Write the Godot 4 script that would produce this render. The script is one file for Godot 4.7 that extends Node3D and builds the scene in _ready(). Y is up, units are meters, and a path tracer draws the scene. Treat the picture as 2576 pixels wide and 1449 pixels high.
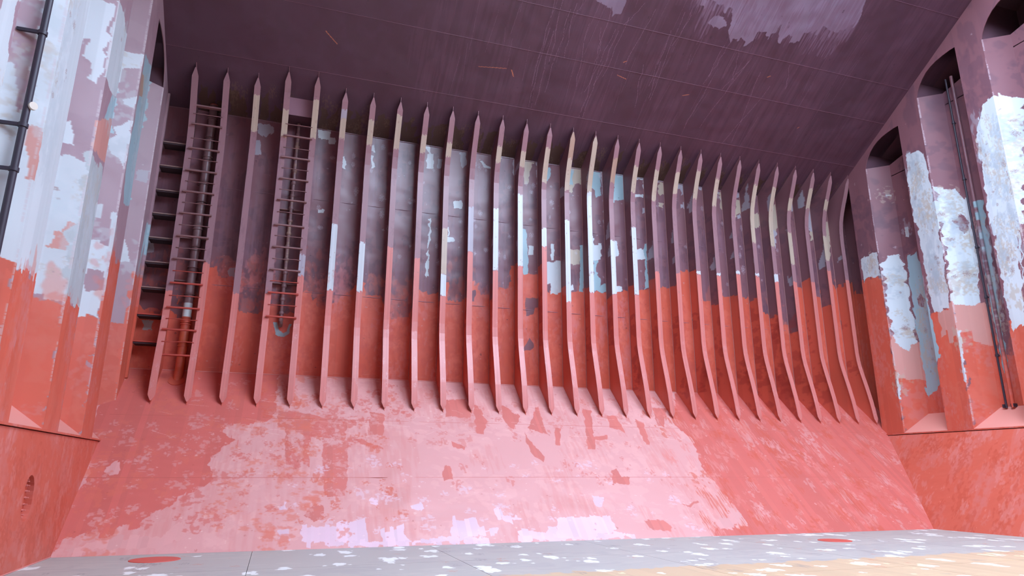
extends Node3D
# Cargo hold of a bulk carrier: side shell with ribs, hopper slope below, topside tank slope above,
# corrugated bulkheads at both ends. x runs along the ship, y up, z from the side shell towards the middle.

const BAY := 0.8            # rib spacing
const YH := 4.057           # hopper slope meets the shell
const ZH := 4.191           # hopper slope meets the floor
const YC := 11.515          # topside slope meets the shell
const TC := 0.638           # rise of the topside slope
const XL := -0.75           # near faces of the bulkhead with the black pipe
const XR := 22.45           # near faces of the other bulkhead
const DEEP := 0.75          # depth of the corrugations
const WEB := 0.375
const ZW := 32.0            # width of the hold
const DECK := 16.95
const HATCH := [6.5, 21.0, 8.6, 23.4]
const STOOL_L := 2.2
const STOOL_R := 2.77

const INK := {
	"red": Color8(202, 94, 73), "darkred": Color8(164, 66, 54), "pink": Color8(212, 153, 148), "palepink": Color8(217, 182, 190),
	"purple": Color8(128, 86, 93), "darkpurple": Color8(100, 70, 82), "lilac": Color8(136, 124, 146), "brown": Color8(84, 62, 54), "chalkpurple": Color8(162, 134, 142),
	"white": Color8(196, 204, 207), "grey": Color8(172, 180, 182), "cyan": Color8(152, 180, 188), "pale": Color8(166, 160, 170), "cream": Color8(182, 166, 148),
	"salmon": Color8(198, 142, 132), "rust": Color8(170, 142, 124), "blob": Color8(124, 86, 96), "sheenred": Color8(202, 122, 114), "touchup": Color8(202, 114, 104), "hopperred": Color8(202, 104, 94), "floortan": Color8(194, 166, 134)}

const PAINT_SHELL := [
	["red",0.06,-1.6,3.9,-1.6,6.1,-0.77,5.93,-0.57,5.95,-0.51,5.47,-0.25,5.49,-0.12,6.02,0.11,6.04,0.19,5.42,0.42,5.44,0.77,6.88,1.03,6.9,1.05,6.66,1.47,6.7,1.68,5.67,2.18,5.71,2.47,5.92,2.68,5.94,2.7,5.72,3.12,5.75,3.3,6.42,3.54,6.44,3.56,6.22,3.72,6.23,3.74,6.0,3.98,6.02,4.86,6.8,5.0,6.81,5.03,6.45,5.45,6.48,5.79,5.84,6.31,5.88,6.57,6.7,6.83,6.72,6.83,6.67,7.13,6.69,7.35,7.03,7.48,7.04,7.5,6.48,7.71,6.56,7.71,6.5,8.02,6.58,8.14,7.18,8.3,7.19,8.3,7.06,8.46,7.07,8.46,6.76,8.7,6.78,9.06,7.01,9.44,7.04,9.46,7.79,9.68,7.81,9.81,7.57,10.48,7.63,10.68,7.14,10.94,7.01,10.94,7.16,11.29,7.04,11.52,7.14,12.11,7.19,12.35,7.21,12.91,7.26,13.19,7.29,13.69,7.33,14.02,7.4,14.44,7.44,14.83,7.55,15.26,7.59,15.62,8.26,15.84,8.23,15.85,8.29,16.04,8.25,16.51,7.25,16.91,7.28,17.28,7.49,17.69,7.52,18.1,7.47,18.63,7.51,18.91,6.97,19.36,7.0,19.71,6.6,20.04,6.62,20.48,8.13,20.86,8.07,20.88,8.17,21.23,8.11,21.32,7.74,21.72,7.77,22.14,8.67,22.36,8.16,22.44,8.7,22.77,8.2,22.88,8.55,23.23,8.48,23.25,8.58,23.78,8.53,24.0,8.4,24.0,3.9],
	["blob",0.05,8.2,6.89,8.33,6.9,8.34,6.57,8.21,6.56],
	["purple",0.04,9.97,6.79,10.43,6.82,10.43,6.5,9.97,6.47],
	["purple",0.04,9.99,6.47,10.26,6.49,10.26,6.27,9.99,6.25],
	["purple",0.04,9.91,5.21,10.13,5.5,10.25,5.35,10.21,5.19,9.93,5.08],
	["white",0.03,6.67,11.22,6.89,11.25,6.91,10.73,6.69,10.7],
	["white",0.04,6.59,11.5,6.71,11.51,6.83,11.24,6.75,11.19,6.65,11.31],
	["pale",0.04,7.0,11.08,7.17,11.1,7.17,10.8,7.01,10.77],
	["white",0.05,6.81,9.04,6.89,9.05,6.87,8.44,6.87,7.78,6.86,7.18,6.78,7.17,6.79,7.99,6.82,8.53],
	["white",0.04,7.58,9.76,7.85,9.79,7.85,9.54,7.59,9.5],
	["white",0.05,7.38,8.55,7.61,8.57,7.62,8.35,7.39,8.32],
	["white",0.03,7.41,8.83,7.46,8.84,7.47,8.51,7.42,8.51],
	["pale",0.04,7.74,11.39,7.92,11.47,8.0,11.14,7.87,10.88,7.77,11.06],
	["white",0.02,8.4,11.23,8.48,11.26,8.62,11.12,8.79,11.07,8.77,11.01,8.57,11.04],
	["white",0.03,9.1,11.53,9.56,11.61,9.56,11.51,9.1,11.43],
	["pale",0.05,9.56,11.48,9.65,11.5,9.65,10.91,9.56,10.89],
	["cream",0.04,9.92,11.51,10.41,11.57,10.21,11.36,10.14,11.08,10.1,10.73,9.97,10.66,9.92,10.95],
	["pale",0.05,10.38,11.46,10.45,11.47,10.45,10.73,10.37,10.72],
	["cyan",0.04,10.7,11.31,10.85,11.38,10.89,11.14,10.79,10.88,10.64,10.91],
	["pale",0.03,10.75,11.53,11.3,11.62,11.3,11.53,10.75,11.44],
	["cyan",0.03,9.87,9.09,10.01,9.09,10.03,8.57,10.07,8.21,10.06,7.59,9.89,7.57],
	["white",0.03,10.08,8.53,10.25,8.55,10.25,8.22,10.08,8.2],
	["white",0.03,10.86,8.67,10.96,8.68,10.96,8.12,10.85,8.11],
	["white",0.05,10.68,8.06,11.21,8.13,11.19,7.04,10.84,7.0,10.79,7.36,10.68,7.31],
	["cream",0.04,11.6,11.5,12.03,11.53,12.02,10.96,11.74,10.89,11.63,10.55,11.55,10.59],
	["cyan",0.04,11.55,11.44,11.71,11.42,11.68,10.91,11.54,10.79],
	["cream",0.04,11.51,8.57,11.89,8.61,11.88,8.09,11.5,8.05],
	["cyan",0.03,11.88,8.73,12.05,8.75,12.01,7.88,11.96,7.14,11.81,7.13,11.88,7.86],
	["white",0.03,11.5,7.34,11.63,7.35,11.63,7.19,11.5,7.18],
	["cyan",0.05,12.44,11.49,12.74,11.51,12.71,10.64,12.55,10.55,12.47,10.79,12.41,10.97],
	["white",0.02,12.74,11.53,12.89,11.56,12.89,11.49,12.74,11.46],
	["pale",0.05,12.74,11.44,12.84,11.45,12.84,9.51,12.8,9.51],
	["cyan",0.08,13.26,11.5,13.7,11.56,13.66,10.51,13.18,10.48],
	["white",0.03,14.13,11.52,14.49,11.57,14.48,11.47,14.13,11.42],
	["white",0.03,14.03,10.84,14.36,10.89,14.35,10.78,14.03,10.74],
	["white",0.04,14.37,11.44,14.48,11.46,14.46,11.07,14.38,11.06],
	["pale",0.04,14.29,10.36,14.44,10.38,14.43,10.22,14.28,10.2],
	["white",0.05,12.3,9.11,12.44,9.11,12.43,8.86,12.67,8.86,12.63,8.29,12.39,8.28,12.28,8.25],
	["cyan",0.05,12.35,8.26,12.53,8.32,12.46,7.92,12.57,7.71,12.59,7.41,12.92,7.57,12.93,7.26,12.36,7.21],
	["white",0.04,13.14,9.03,13.28,9.06,13.28,8.55,13.19,8.48,13.1,8.49],
	["white",0.03,13.15,7.44,13.39,7.46,13.38,7.3,13.14,7.28],
	["white",0.04,13.88,8.82,14.31,8.87,14.3,8.49,13.86,8.5],
	["cyan",0.05,14.27,9.07,14.39,9.08,14.37,8.11,14.4,7.49,14.23,7.43,14.3,8.1],
	["cyan",0.05,14.48,7.78,14.62,7.8,14.6,7.44,14.46,7.43],
	["white",0.05,11.04,8.12,11.24,8.14,11.22,7.2,11.02,7.18],
	["pale",0.08,14.99,11.52,15.28,11.57,15.27,11.48,14.98,11.44],
	["cream",0.08,15.03,11.44,15.29,11.48,15.26,10.99,15.0,10.96],
	["cream",0.08,14.96,10.66,15.12,10.69,15.11,10.52,14.95,10.5],
	["pale",0.08,15.68,11.46,16.11,11.53,16.09,11.36,15.66,11.3],
	["pale",0.08,15.9,11.37,16.1,11.4,16.08,11.11,15.88,11.08],
	["pale",0.08,15.86,10.79,16.03,10.81,16.02,10.61,15.85,10.59],
	["pale",0.08,16.62,11.5,16.89,11.54,16.88,11.44,16.61,11.4],
	["pale",0.08,17.47,11.45,17.65,11.47,17.64,11.37,17.47,11.35],
	["cream",0.08,17.53,11.36,17.74,11.39,17.68,10.74,17.47,10.72],
	["pale",0.08,18.27,11.46,18.48,11.49,18.47,11.38,18.26,11.35],
	["cream",0.08,18.19,11.2,18.54,11.24,18.48,10.64,18.13,10.59],
	["pale",0.08,18.22,10.65,18.39,10.68,18.37,10.43,18.19,10.4],
	["cream",0.08,18.95,10.77,19.33,10.82,19.27,10.28,18.89,10.23],
	["cream",0.08,19.68,11.14,20.09,11.2,19.96,10.17,19.56,10.13],
	["pale",0.08,19.67,10.19,19.89,10.22,19.8,9.54,19.59,9.51],
	["cream",0.08,21.5,10.46,21.77,10.49,21.7,10.02,21.43,9.99],
	["pale",0.08,21.38,11.32,21.8,11.37,21.67,10.43,21.25,10.38],
	["cream",0.08,22.13,10.89,22.5,10.94,22.26,9.38,21.9,9.34],
	["pale",0.08,20.7,11.54,20.88,11.56,20.82,11.14,20.64,11.12],
	["white",0.05,4.11,10.71,4.19,10.72,4.21,10.32,4.13,10.31],
	["white",0.05,4.9,11.21,5.02,11.23,5.03,11.04,4.91,11.02],
	["white",0.05,4.96,10.85,5.03,10.86,5.06,10.45,4.98,10.44],
	["white",0.04,3.33,11.47,3.57,11.5,3.63,11.27,3.51,11.16,3.35,11.18],
	["white",0.04,3.65,11.23,3.85,11.26,3.86,11.08,3.66,11.05],
	["white",0.03,3.52,8.93,3.7,8.95,3.71,8.85,3.53,8.83],
	["pale",0.05,1.63,11.38,1.98,11.41,2.11,11.2,1.85,10.96,1.68,11.06],
	["pale",0.04,1.61,10.83,1.76,10.86,1.8,10.41,1.65,10.39],
	["white",0.04,3.42,11.47,3.7,11.52,3.72,11.19,3.45,11.14],
	["pale",0.05,1.3,6.93,1.47,6.95,1.49,6.7,1.32,6.68],
	["pale",0.04,-0.78,7.47,-0.61,7.49,-0.58,7.19,-0.74,7.17],
	["grey",0.05,-0.62,5.31,-0.37,5.32,-0.33,5.06,-0.58,5.04],
	["cyan",0.02,2.59,5.46,2.7,5.47,2.74,5.27,2.87,5.18,2.97,5.23,3.0,5.46,3.06,5.45,3.04,5.2,2.91,5.09,2.69,5.13]]
const PAINT_LEFT := [
	["white",0.12,7.45,4.32,10.4,4.32,10.4,16.0,7.45,16.0],
	["purple",0.05,10.08,7.49,8.5,8.59,8.49,8.18,8.49,7.89,8.49,6.74,8.53,6.63,8.58,7.38,10.01,6.73,10.06,7.14],
	["salmon",0.05,8.43,6.53,8.38,6.57,8.33,6.02,8.27,5.69,8.38,5.64,8.43,6.11],
	["white",0.12,5.05,4.44,7.5,4.44,7.5,7.11,5.05,7.11],
	["salmon",0.03,6.01,5.85,5.93,5.82,5.96,5.52,5.96,5.31,6.09,5.3,6.06,5.63,6.01,5.63],
	["white",0.05,7.67,9.26,5.95,10.51,5.95,9.76,5.95,8.61,6.02,8.63,6.05,9.04,6.12,9.07,6.12,9.24,6.04,9.47,7.51,8.62],
	["white",0.03,7.63,7.01,6.08,7.72,6.05,7.29,6.12,7.28],
	["white",0.03,5.92,10.57,5.52,10.6,5.14,10.36,3.64,10.81,3.64,10.3,3.64,9.8,5.31,8.8,5.93,8.87,5.94,9.77],
	["cyan",0.05,5.31,8.8,3.64,9.8,3.62,9.2,3.62,8.81,5.24,8.04,5.57,8.13],
	["salmon",0.04,5.93,7.93,5.11,8.37,3.64,8.31,5.09,7.44,5.45,7.38,5.91,7.36],
	["grey",0.12,5.05,4.43,5.95,4.43,5.95,7.24,5.05,7.24],
	["white",0.1,3.46,4.58,5.05,4.58,5.05,6.19,3.46,6.19],
	["purple",0.03,3.64,5.63,3.5,5.64,3.48,5.21,3.63,5.13],
	["white",0.03,5.07,9.94,3.43,10.97,3.46,10.56,3.64,10.41],
	["white",0.04,3.59,9.63,3.46,9.85,3.47,9.49,3.57,9.53],
	["white",0.08,3.62,8.84,3.46,9.29,3.47,8.65,3.48,7.99,3.57,8.22,3.61,8.24],
	["white",0.03,5.19,6.53,3.59,7.08,3.59,6.78,5.09,6.29],
	["white",0.02,3.52,6.98,3.47,6.97,3.4,6.4,3.47,5.83,3.51,5.82,3.5,6.27],
	["cyan",0.04,3.35,11.01,2.93,11.02,1.09,11.66,1.08,11.16,1.07,10.57,1.09,10.22,2.6,8.66,1.1,8.19,2.84,7.35,3.14,7.29,3.36,7.82,3.43,8.68,3.34,9.35],
	["rust",0.02,3.4,10.49,3.18,10.54,3.01,10.06,3.32,9.94],
	["white",0.01,1.09,7.13,1.0,6.57,1.1,6.52],
	["pale",0.02,1.08,9.03,0.95,9.07,0.95,8.71,1.08,8.7],  # painted reflection of light on the web face
	["cyan",0.03,0.54,7.79,0.16,7.92,0.72,6.33],
	["red",0.12,8.36,1.5,10.5,1.5,10.5,4.4,8.36,4.4],
	["red",0.12,7.85,1.5,8.36,1.5,8.36,4.36,7.85,4.36],
	["red",0.12,7.45,1.5,7.9,1.5,7.9,4.37,7.45,4.37],
	["red",0.12,5.91,1.5,7.45,1.5,7.45,4.42,5.91,4.42],
	["red",0.12,5.05,1.5,5.91,1.5,5.91,4.44,5.05,4.44],
	["red",0.12,3.46,1.5,5.05,1.5,5.05,4.57,3.46,4.57],
	["red",0.12,2.55,1.5,3.46,1.5,3.46,6.07,2.55,6.07],
	["red",0.12,0.93,1.5,2.55,1.5,2.55,4.97,0.93,4.97],
	["red",0.12,-0.2,1.5,0.93,1.5,0.93,6.3,-0.2,6.3],
	["red",0.12,10.5,1.5,14.0,1.5,14.0,5.2,10.5,5.2]]
const PAINT_RIGHT := [
	["red",0.14,-0.2,2.0,1.14,2.0,1.14,8.03,-0.2,8.03],
	["red",0.14,1.14,2.0,1.99,2.0,1.99,8.16,1.14,8.16],
	["red",0.14,1.99,2.0,2.7,2.0,2.7,5.53,1.99,5.53],
	["red",0.14,2.7,2.0,3.56,2.0,3.56,4.73,2.7,4.73],
	["red",0.14,3.56,2.0,4.41,2.0,4.41,6.43,3.56,6.43],
	["red",0.14,4.41,2.0,5.0,2.0,5.0,6.34,4.41,6.34],
	["red",0.14,5.0,2.0,5.98,2.0,5.98,4.86,5.0,4.86],
	["red",0.14,5.98,2.0,6.83,2.0,6.83,5.62,5.98,5.62],
	["red",0.14,6.83,2.0,14.0,2.0,14.0,6.0,6.83,6.0],
	["salmon",0.3,1.99,4.5,2.5,4.5,2.5,5.9,1.99,5.9],
	["salmon",0.3,4.41,5.5,5.0,5.5,5.0,6.6,4.41,6.6],
	["salmon",0.3,3.9,5.6,4.41,5.6,4.41,6.6,3.9,6.6],
	["white",0.06,1.24,8.98,1.95,9.02,1.95,8.15,1.43,8.2,1.25,8.11],
	["white",0.1,2.02,8.59,2.16,8.83,2.3,8.95,2.36,8.49,2.35,7.73,2.36,5.94,2.23,5.47,2.02,5.72,2.02,6.88,2.01,7.88],
	["cyan",0.08,2.5,8.77,2.86,8.82,2.95,8.45,3.58,7.0,3.71,5.03,2.95,4.27,2.47,3.95,2.35,4.1,2.46,4.68,2.41,5.87,2.42,7.71],
	["white",0.08,3.68,11.97,4.09,11.95,4.32,11.73,4.4,10.59,4.28,9.31,3.58,9.56,3.59,10.65],
	["white",0.1,3.68,10.37,4.43,10.08,4.33,6.56,3.75,6.49,3.68,8.21],
	["white",0.08,4.45,10.46,4.72,10.44,4.77,10.0,4.77,9.22,4.38,9.27],
	["white",0.1,4.46,10.08,4.97,9.96,4.94,8.2,4.75,6.55,4.4,6.49,4.43,8.29],
	["cyan",0.06,5.22,9.86,5.45,9.78,5.3,6.7,5.23,4.52,5.1,4.38,5.05,6.26,5.16,8.14],
	["white",0.12,6.84,12.57,6.44,12.38,6.11,11.4,6.09,9.88,6.01,8.69,6.67,8.45,6.85,10.05,6.93,12.45],
	["white",0.1,6.94,12.45,7.2,12.3,6.88,8.39,6.69,8.45],
	["white",0.12,6.11,9.41,6.79,9.14,6.59,6.57,6.4,5.6,6.09,5.36,6.04,6.19,6.04,7.78],
	["white",0.1,6.83,9.13,6.94,9.11,6.63,6.66],
	["white",0.0,2.24,11.16,2.33,11.15,2.33,11.1,2.24,11.1],
	["purple",0.05,2.65,7.22,2.77,7.35,2.93,7.09,2.82,6.88,2.63,6.95],
	["purple",0.08,4.63,9.39,4.72,9.56,4.87,9.23,4.76,8.9,4.66,8.97],
	["white",0.02,2.01,4.76,2.04,4.7,2.02,3.85,1.97,3.88],
	["white",0.02,4.42,5.74,4.46,5.73,4.41,4.12,4.35,4.18],
	["white",0.02,2.58,9.85,2.72,9.8,2.69,9.45,2.56,9.5]]
const PAINT_HOPPER := [
	["red",0.25,-1.0,-0.1,2.833,-0.035,2.85,0.293,1.723,0.388,2.117,0.458,1.506,0.55,1.751,0.655,1.079,0.771,0.427,0.892,-0.516,0.935,-0.923,0.994,-1.0,1.1],
	["red",0.2,14.253,0.265,14.619,0.386,14.324,0.587,14.454,0.754,14.575,0.949,13.566,0.964,13.294,1.047,24.0,1.1,24.0,-0.1,15.5,-0.1],
	["red",0.06,4.054,0.462,4.655,0.467,4.592,0.598,4.53,0.757,4.089,0.75,4.002,0.599],
	["red",0.06,3.138,0.351,3.298,0.354,3.311,0.572,3.187,0.569],
	["red",0.06,3.546,0.349,3.729,0.352,3.726,0.599,3.587,0.585],
	["red",0.06,4.706,0.429,5.035,0.439,5.473,0.491,5.291,0.492,4.851,0.455],
	["red",0.06,6.911,0.596,7.105,0.588,7.065,0.632,7.087,0.674,6.868,0.681,6.865,0.632],
	["red",0.06,8.142,0.177,8.259,0.186,8.384,0.294,8.165,0.389,7.998,0.386,8.039,0.287],
	["red",0.06,9.404,0.358,9.419,0.417,9.694,0.531,9.6,0.566,9.371,0.515,9.31,0.443],
	["red",0.06,10.321,0.335,10.51,0.334,10.27,0.456,10.124,0.456],
	["red",0.06,11.551,0.177,11.736,0.186,11.275,0.478,11.059,0.474,11.28,0.33],
	["red",0.06,7.246,0.434,7.586,0.473,7.525,0.485,7.274,0.474],
	["red",0.06,3.657,0.845,3.854,0.786,4.064,0.805,4.04,0.875,3.838,0.874],
	["red",0.06,5.212,0.255,5.597,0.261,5.505,0.41,5.165,0.411],
	["red",0.06,2.932,0.256,4.632,0.31,4.556,0.43,4.083,0.432,3.557,0.411,2.967,0.36],
	["red",0.06,7.331,0.147,7.945,0.141,7.952,0.27,7.255,0.275],
	["red",0.06,8.937,0.17,9.418,0.251,9.055,0.351,8.875,0.299],
	["red",0.06,10.086,0.16,10.02,0.38,9.503,0.34],
	["red",0.06,11.485,0.178,11.648,0.196,11.396,0.391,11.852,0.376,11.822,0.407,11.34,0.417,11.288,0.469,11.046,0.478,11.222,0.374],
	["red",0.06,13.064,0.253,13.267,0.271,13.079,0.437,12.96,0.444,12.943,0.366],
	["red",0.06,11.464,0.614,11.637,0.602,11.628,0.652,11.9,0.66,11.789,0.705,11.45,0.698,11.266,0.708],
	["red",0.06,12.994,0.81,13.185,0.832,13.514,0.797,13.525,0.811,13.2,0.839,13.004,0.831],
	["red",0.06,11.696,0.909,12.181,0.908,12.354,0.945,12.238,0.973,11.712,0.954],
	["red",0.06,12.177,0.23,12.466,0.228,12.48,0.359,12.304,0.333,12.065,0.316],
	["red",0.06,13.902,0.158,14.466,0.143,13.885,0.305,13.698,0.297],
	["palepink",0.2,3.591,0.896,4.345,0.905,4.579,0.884,4.921,0.874,4.999,0.965,4.539,0.984,3.606,0.973],
	["palepink",0.2,3.16,0.927,3.377,0.923,3.415,0.977,3.18,0.986],
	["palepink",0.2,5.296,0.933,5.702,0.918,5.823,0.987,5.3,0.989],
	["palepink",0.2,6.864,0.882,7.416,0.878,7.477,0.927,7.897,0.917,7.858,0.947,7.211,0.961,6.815,0.965],
	["palepink",0.2,8.322,0.932,9.112,0.948,10.316,0.936,10.185,0.997,8.381,0.992],
	["palepink",0.2,6.234,0.973,6.86,0.977,6.837,1.0,6.187,1.001],
	["palepink",0.2,6.998,0.978,7.76,0.979,7.762,1.0,7.002,1.0],
	["palepink",0.2,5.875,0.804,6.17,0.786,6.362,0.837,6.07,0.851,5.941,0.836],
	["palepink",0.2,7.934,0.843,8.105,0.827,8.149,0.863,7.978,0.878],
	["palepink",0.2,8.042,0.875,8.584,0.877,8.456,0.902,8.077,0.894],
	["palepink",0.2,5.063,0.752,5.229,0.752,5.211,0.802,5.05,0.796],
	["palepink",0.2,3.112,0.784,3.314,0.785,3.274,0.82,3.126,0.825],
	["palepink",0.12,4.2,0.972,7.5,0.965,7.5,0.99,4.2,0.992],
	["palepink",0.12,8.3,0.965,11.2,0.97,11.2,0.99,8.3,0.99],
	["palepink",0.08,9.401,0.879,10.794,0.878,10.845,0.956,9.822,0.988,9.214,0.984],
	["palepink",0.08,10.564,0.769,10.853,0.776,10.714,0.824,10.529,0.817],
	["pink",0.12,-0.758,0.981,-0.258,0.946,0.331,0.925,0.971,0.924,1.357,0.867,1.527,0.906,1.032,0.979,-0.706,0.988],
	["pink",0.12,-1.06,0.627,-0.74,0.602,-0.655,0.687,-0.82,0.722],
	["pink",0.12,-0.442,0.602,-0.222,0.577,-0.114,0.639,-0.295,0.657],
	["pink",0.05,13.719,0.918,14.534,0.822,14.599,0.943,13.659,0.958]]
const PAINT_CEIL := [
	["lilac",0.25,13.43,5.36,13.62,5.13,14.4,5.08,14.81,5.03,14.92,4.61,15.17,4.41,15.6,4.44,15.91,4.64,16.33,4.7,16.49,5.18,16.64,4.75,17.55,4.93,17.91,5.23,18.48,5.12,18.91,5.32,19.03,5.67,18.86,6.13,18.77,6.35],
	["lilac",0.05,14.1,4.71,14.26,4.88,14.65,4.87,14.78,4.71,14.52,4.56],
	["lilac",0.08,10.31,4.78,10.59,4.5,10.93,4.49,11.1,4.34,11.38,4.49,11.35,4.75,11.2,4.94]]
const FLANGE_PAINT := [
	[["red",6.02,2.29]],
	[["red",6.84,2.31]],
	[["cream",11.72,10.77],["red",6.08,2.32]],
	[["cream",11.44,10.73],["red",6.15,2.33]],
	[["cream",11.82,10.8],["pale",7.33,6.7],["red",6.7,2.35]],
	[["pale",11.7,11.44],["cream",11.44,10.91],["white",8.31,6.38],["red",6.38,2.36]],
	[["cream",11.53,10.86],["white",7.86,6.39],["red",6.39,2.37]],
	[["cream",11.79,10.86],["red",7.81,2.39]],
	[["cream",11.35,10.86],["red",7.53,2.4]],
	[["cream",11.25,10.86],["cream",8.58,7.14],["white",7.14,6.48],["red",6.48,2.42]],
	[["pale",9.35,7.91],["red",7.91,2.43]],
	[["cream",11.38,10.9],["white",9.42,7.42],["red",7.42,2.44]],
	[["cream",11.34,10.89],["white",10.0,7.63],["red",7.63,2.46]],
	[["cream",11.54,10.5],["white",8.96,8.34],["red",8.34,2.47]],
	[["rust",12.11,11.34],["cream",11.34,10.35],["white",9.33,6.62],["red",6.62,2.48]],
	[["cream",12.1,10.39],["white",10.39,7.01],["red",7.01,2.5]],
	[["rust",11.55,10.81],["white",8.83,7.02],["red",7.02,2.51]],
	[["cream",11.43,10.6],["white",9.38,7.06],["red",7.06,2.53]],
	[["cream",11.4,10.43],["red",7.9,2.54]],
	[["cream",11.43,10.76],["red",7.95,2.55]],
	[["cream",11.59,10.7],["white",8.08,7.99],["red",7.99,2.57]],
	[["cream",11.44,10.52],["white",8.09,8.02],["red",8.02,2.58]],
	[["white",8.27,8.14],["red",8.14,2.59]],
	[["cream",11.44,9.39],["white",8.25,8.14],["red",8.14,2.61]],
	[["cream",11.45,9.33],["white",8.29,8.0],["red",8.0,2.62]],
	[["cream",11.17,10.76],["cream",9.96,8.74],["red",8.07,2.63]],
	[["cream",11.6,10.92],["red",8.15,2.65]],
	[["cream",11.29,10.95],["cream",9.99,9.06],["red",8.65,2.66]],
	[["red",8.37,2.68]]]
const CEIL_MARKS := [[3.27,2.54,3.6,2.28,0.05],[7.65,2.41,8.48,2.5,0.03],[8.64,2.48,8.76,2.31,0.06],[11.95,2.9,12.28,2.84,0.05],[11.98,3.26,12.08,3.31,0.04],[14.39,2.7,14.59,2.77,0.06],[16.96,3.67,17.07,3.73,0.05],[19.14,2.41,19.2,2.47,0.05]]
const CEIL_SCRATCHES := [[9.29,4.41,9.43,2.16],[9.53,4.41,9.73,2.89],[9.95,4.42,10.09,3.03],[10.1,4.52,10.04,4.1],[10.9,3.98,11.13,3.42],[11.13,3.42,11.29,1.55],[11.63,4.38,11.54,2.77],[11.36,4.02,11.14,2.26],[11.93,4.78,11.55,4.13],[13.25,4.79,13.36,2.39],[13.48,4.76,13.33,3.92],[14.99,4.25,14.93,3.11],[15.17,4.41,14.96,3.34],[15.55,4.18,15.85,3.39],[16.1,4.06,15.62,3.03],[16.05,3.96,15.52,1.87],[16.66,3.76,17.0,1.58],[17.53,4.12,17.86,3.45],[11.35,3.17,11.34,1.56],[9.4,3.71,9.48,1.59],[12.66,3.3,12.95,2.1],[15.12,3.27,14.97,1.78],[17.25,3.44,16.66,1.53],[11.47,4.0,11.36,2.48],[13.16,3.47,13.33,2.44],[9.54,3.66,9.71,1.67],[9.83,4.25,9.87,2.06],[10.51,4.03,10.77,2.38],[11.0,4.46,11.1,3.04],[12.32,4.7,12.07,3.2],[13.07,4.29,13.15,2.77]]
const SHELL_EDGE := [-1.6,6.1,-0.77,5.93,-0.57,5.95,-0.51,5.47,-0.25,5.49,-0.12,6.02,0.11,6.04,0.19,5.42,0.42,5.44,0.77,6.88,1.03,6.9,1.05,6.66,1.47,6.7,1.68,5.67,2.18,5.71,2.47,5.92,2.68,5.94,2.7,5.72,3.12,5.75,3.3,6.42,3.54,6.44,3.56,6.22,3.72,6.23,3.74,6.0,3.98,6.02,4.86,6.8,5.0,6.81,5.03,6.45,5.45,6.48,5.79,5.84,6.31,5.88,6.57,6.7,6.83,6.72,6.83,6.67,7.13,6.69,7.35,7.03,7.48,7.04,7.5,6.48,7.71,6.56,7.71,6.5,8.02,6.58,8.14,7.18,8.3,7.19,8.3,7.06,8.46,7.07,8.46,6.76,8.7,6.78,9.06,7.01,9.44,7.04,9.46,7.79,9.68,7.81,9.81,7.57,10.48,7.63,10.68,7.14,10.94,7.01,10.94,7.16,11.29,7.04,11.52,7.14,12.11,7.19,12.35,7.21,12.91,7.26,13.19,7.29,13.69,7.33,14.02,7.4,14.44,7.44,14.83,7.55,15.26,7.59,15.62,8.26,15.84,8.23,15.85,8.29,16.04,8.25,16.51,7.25,16.91,7.28,17.28,7.49,17.69,7.52,18.1,7.47,18.63,7.51,18.91,6.97,19.36,7.0,19.71,6.6,20.04,6.62,20.48,8.13,20.86,8.07,20.88,8.17,21.23,8.11,21.32,7.74,21.72,7.77,22.14,8.67,22.36,8.16,22.44,8.7,22.77,8.2,22.88,8.55,23.23,8.48,23.25,8.58,23.78,8.53,24,8.4]


var rng := RandomNumberGenerator.new()
var wander := FastNoiseLite.new()
var stamps := {}
var mat := {}
var taken := {}

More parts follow.
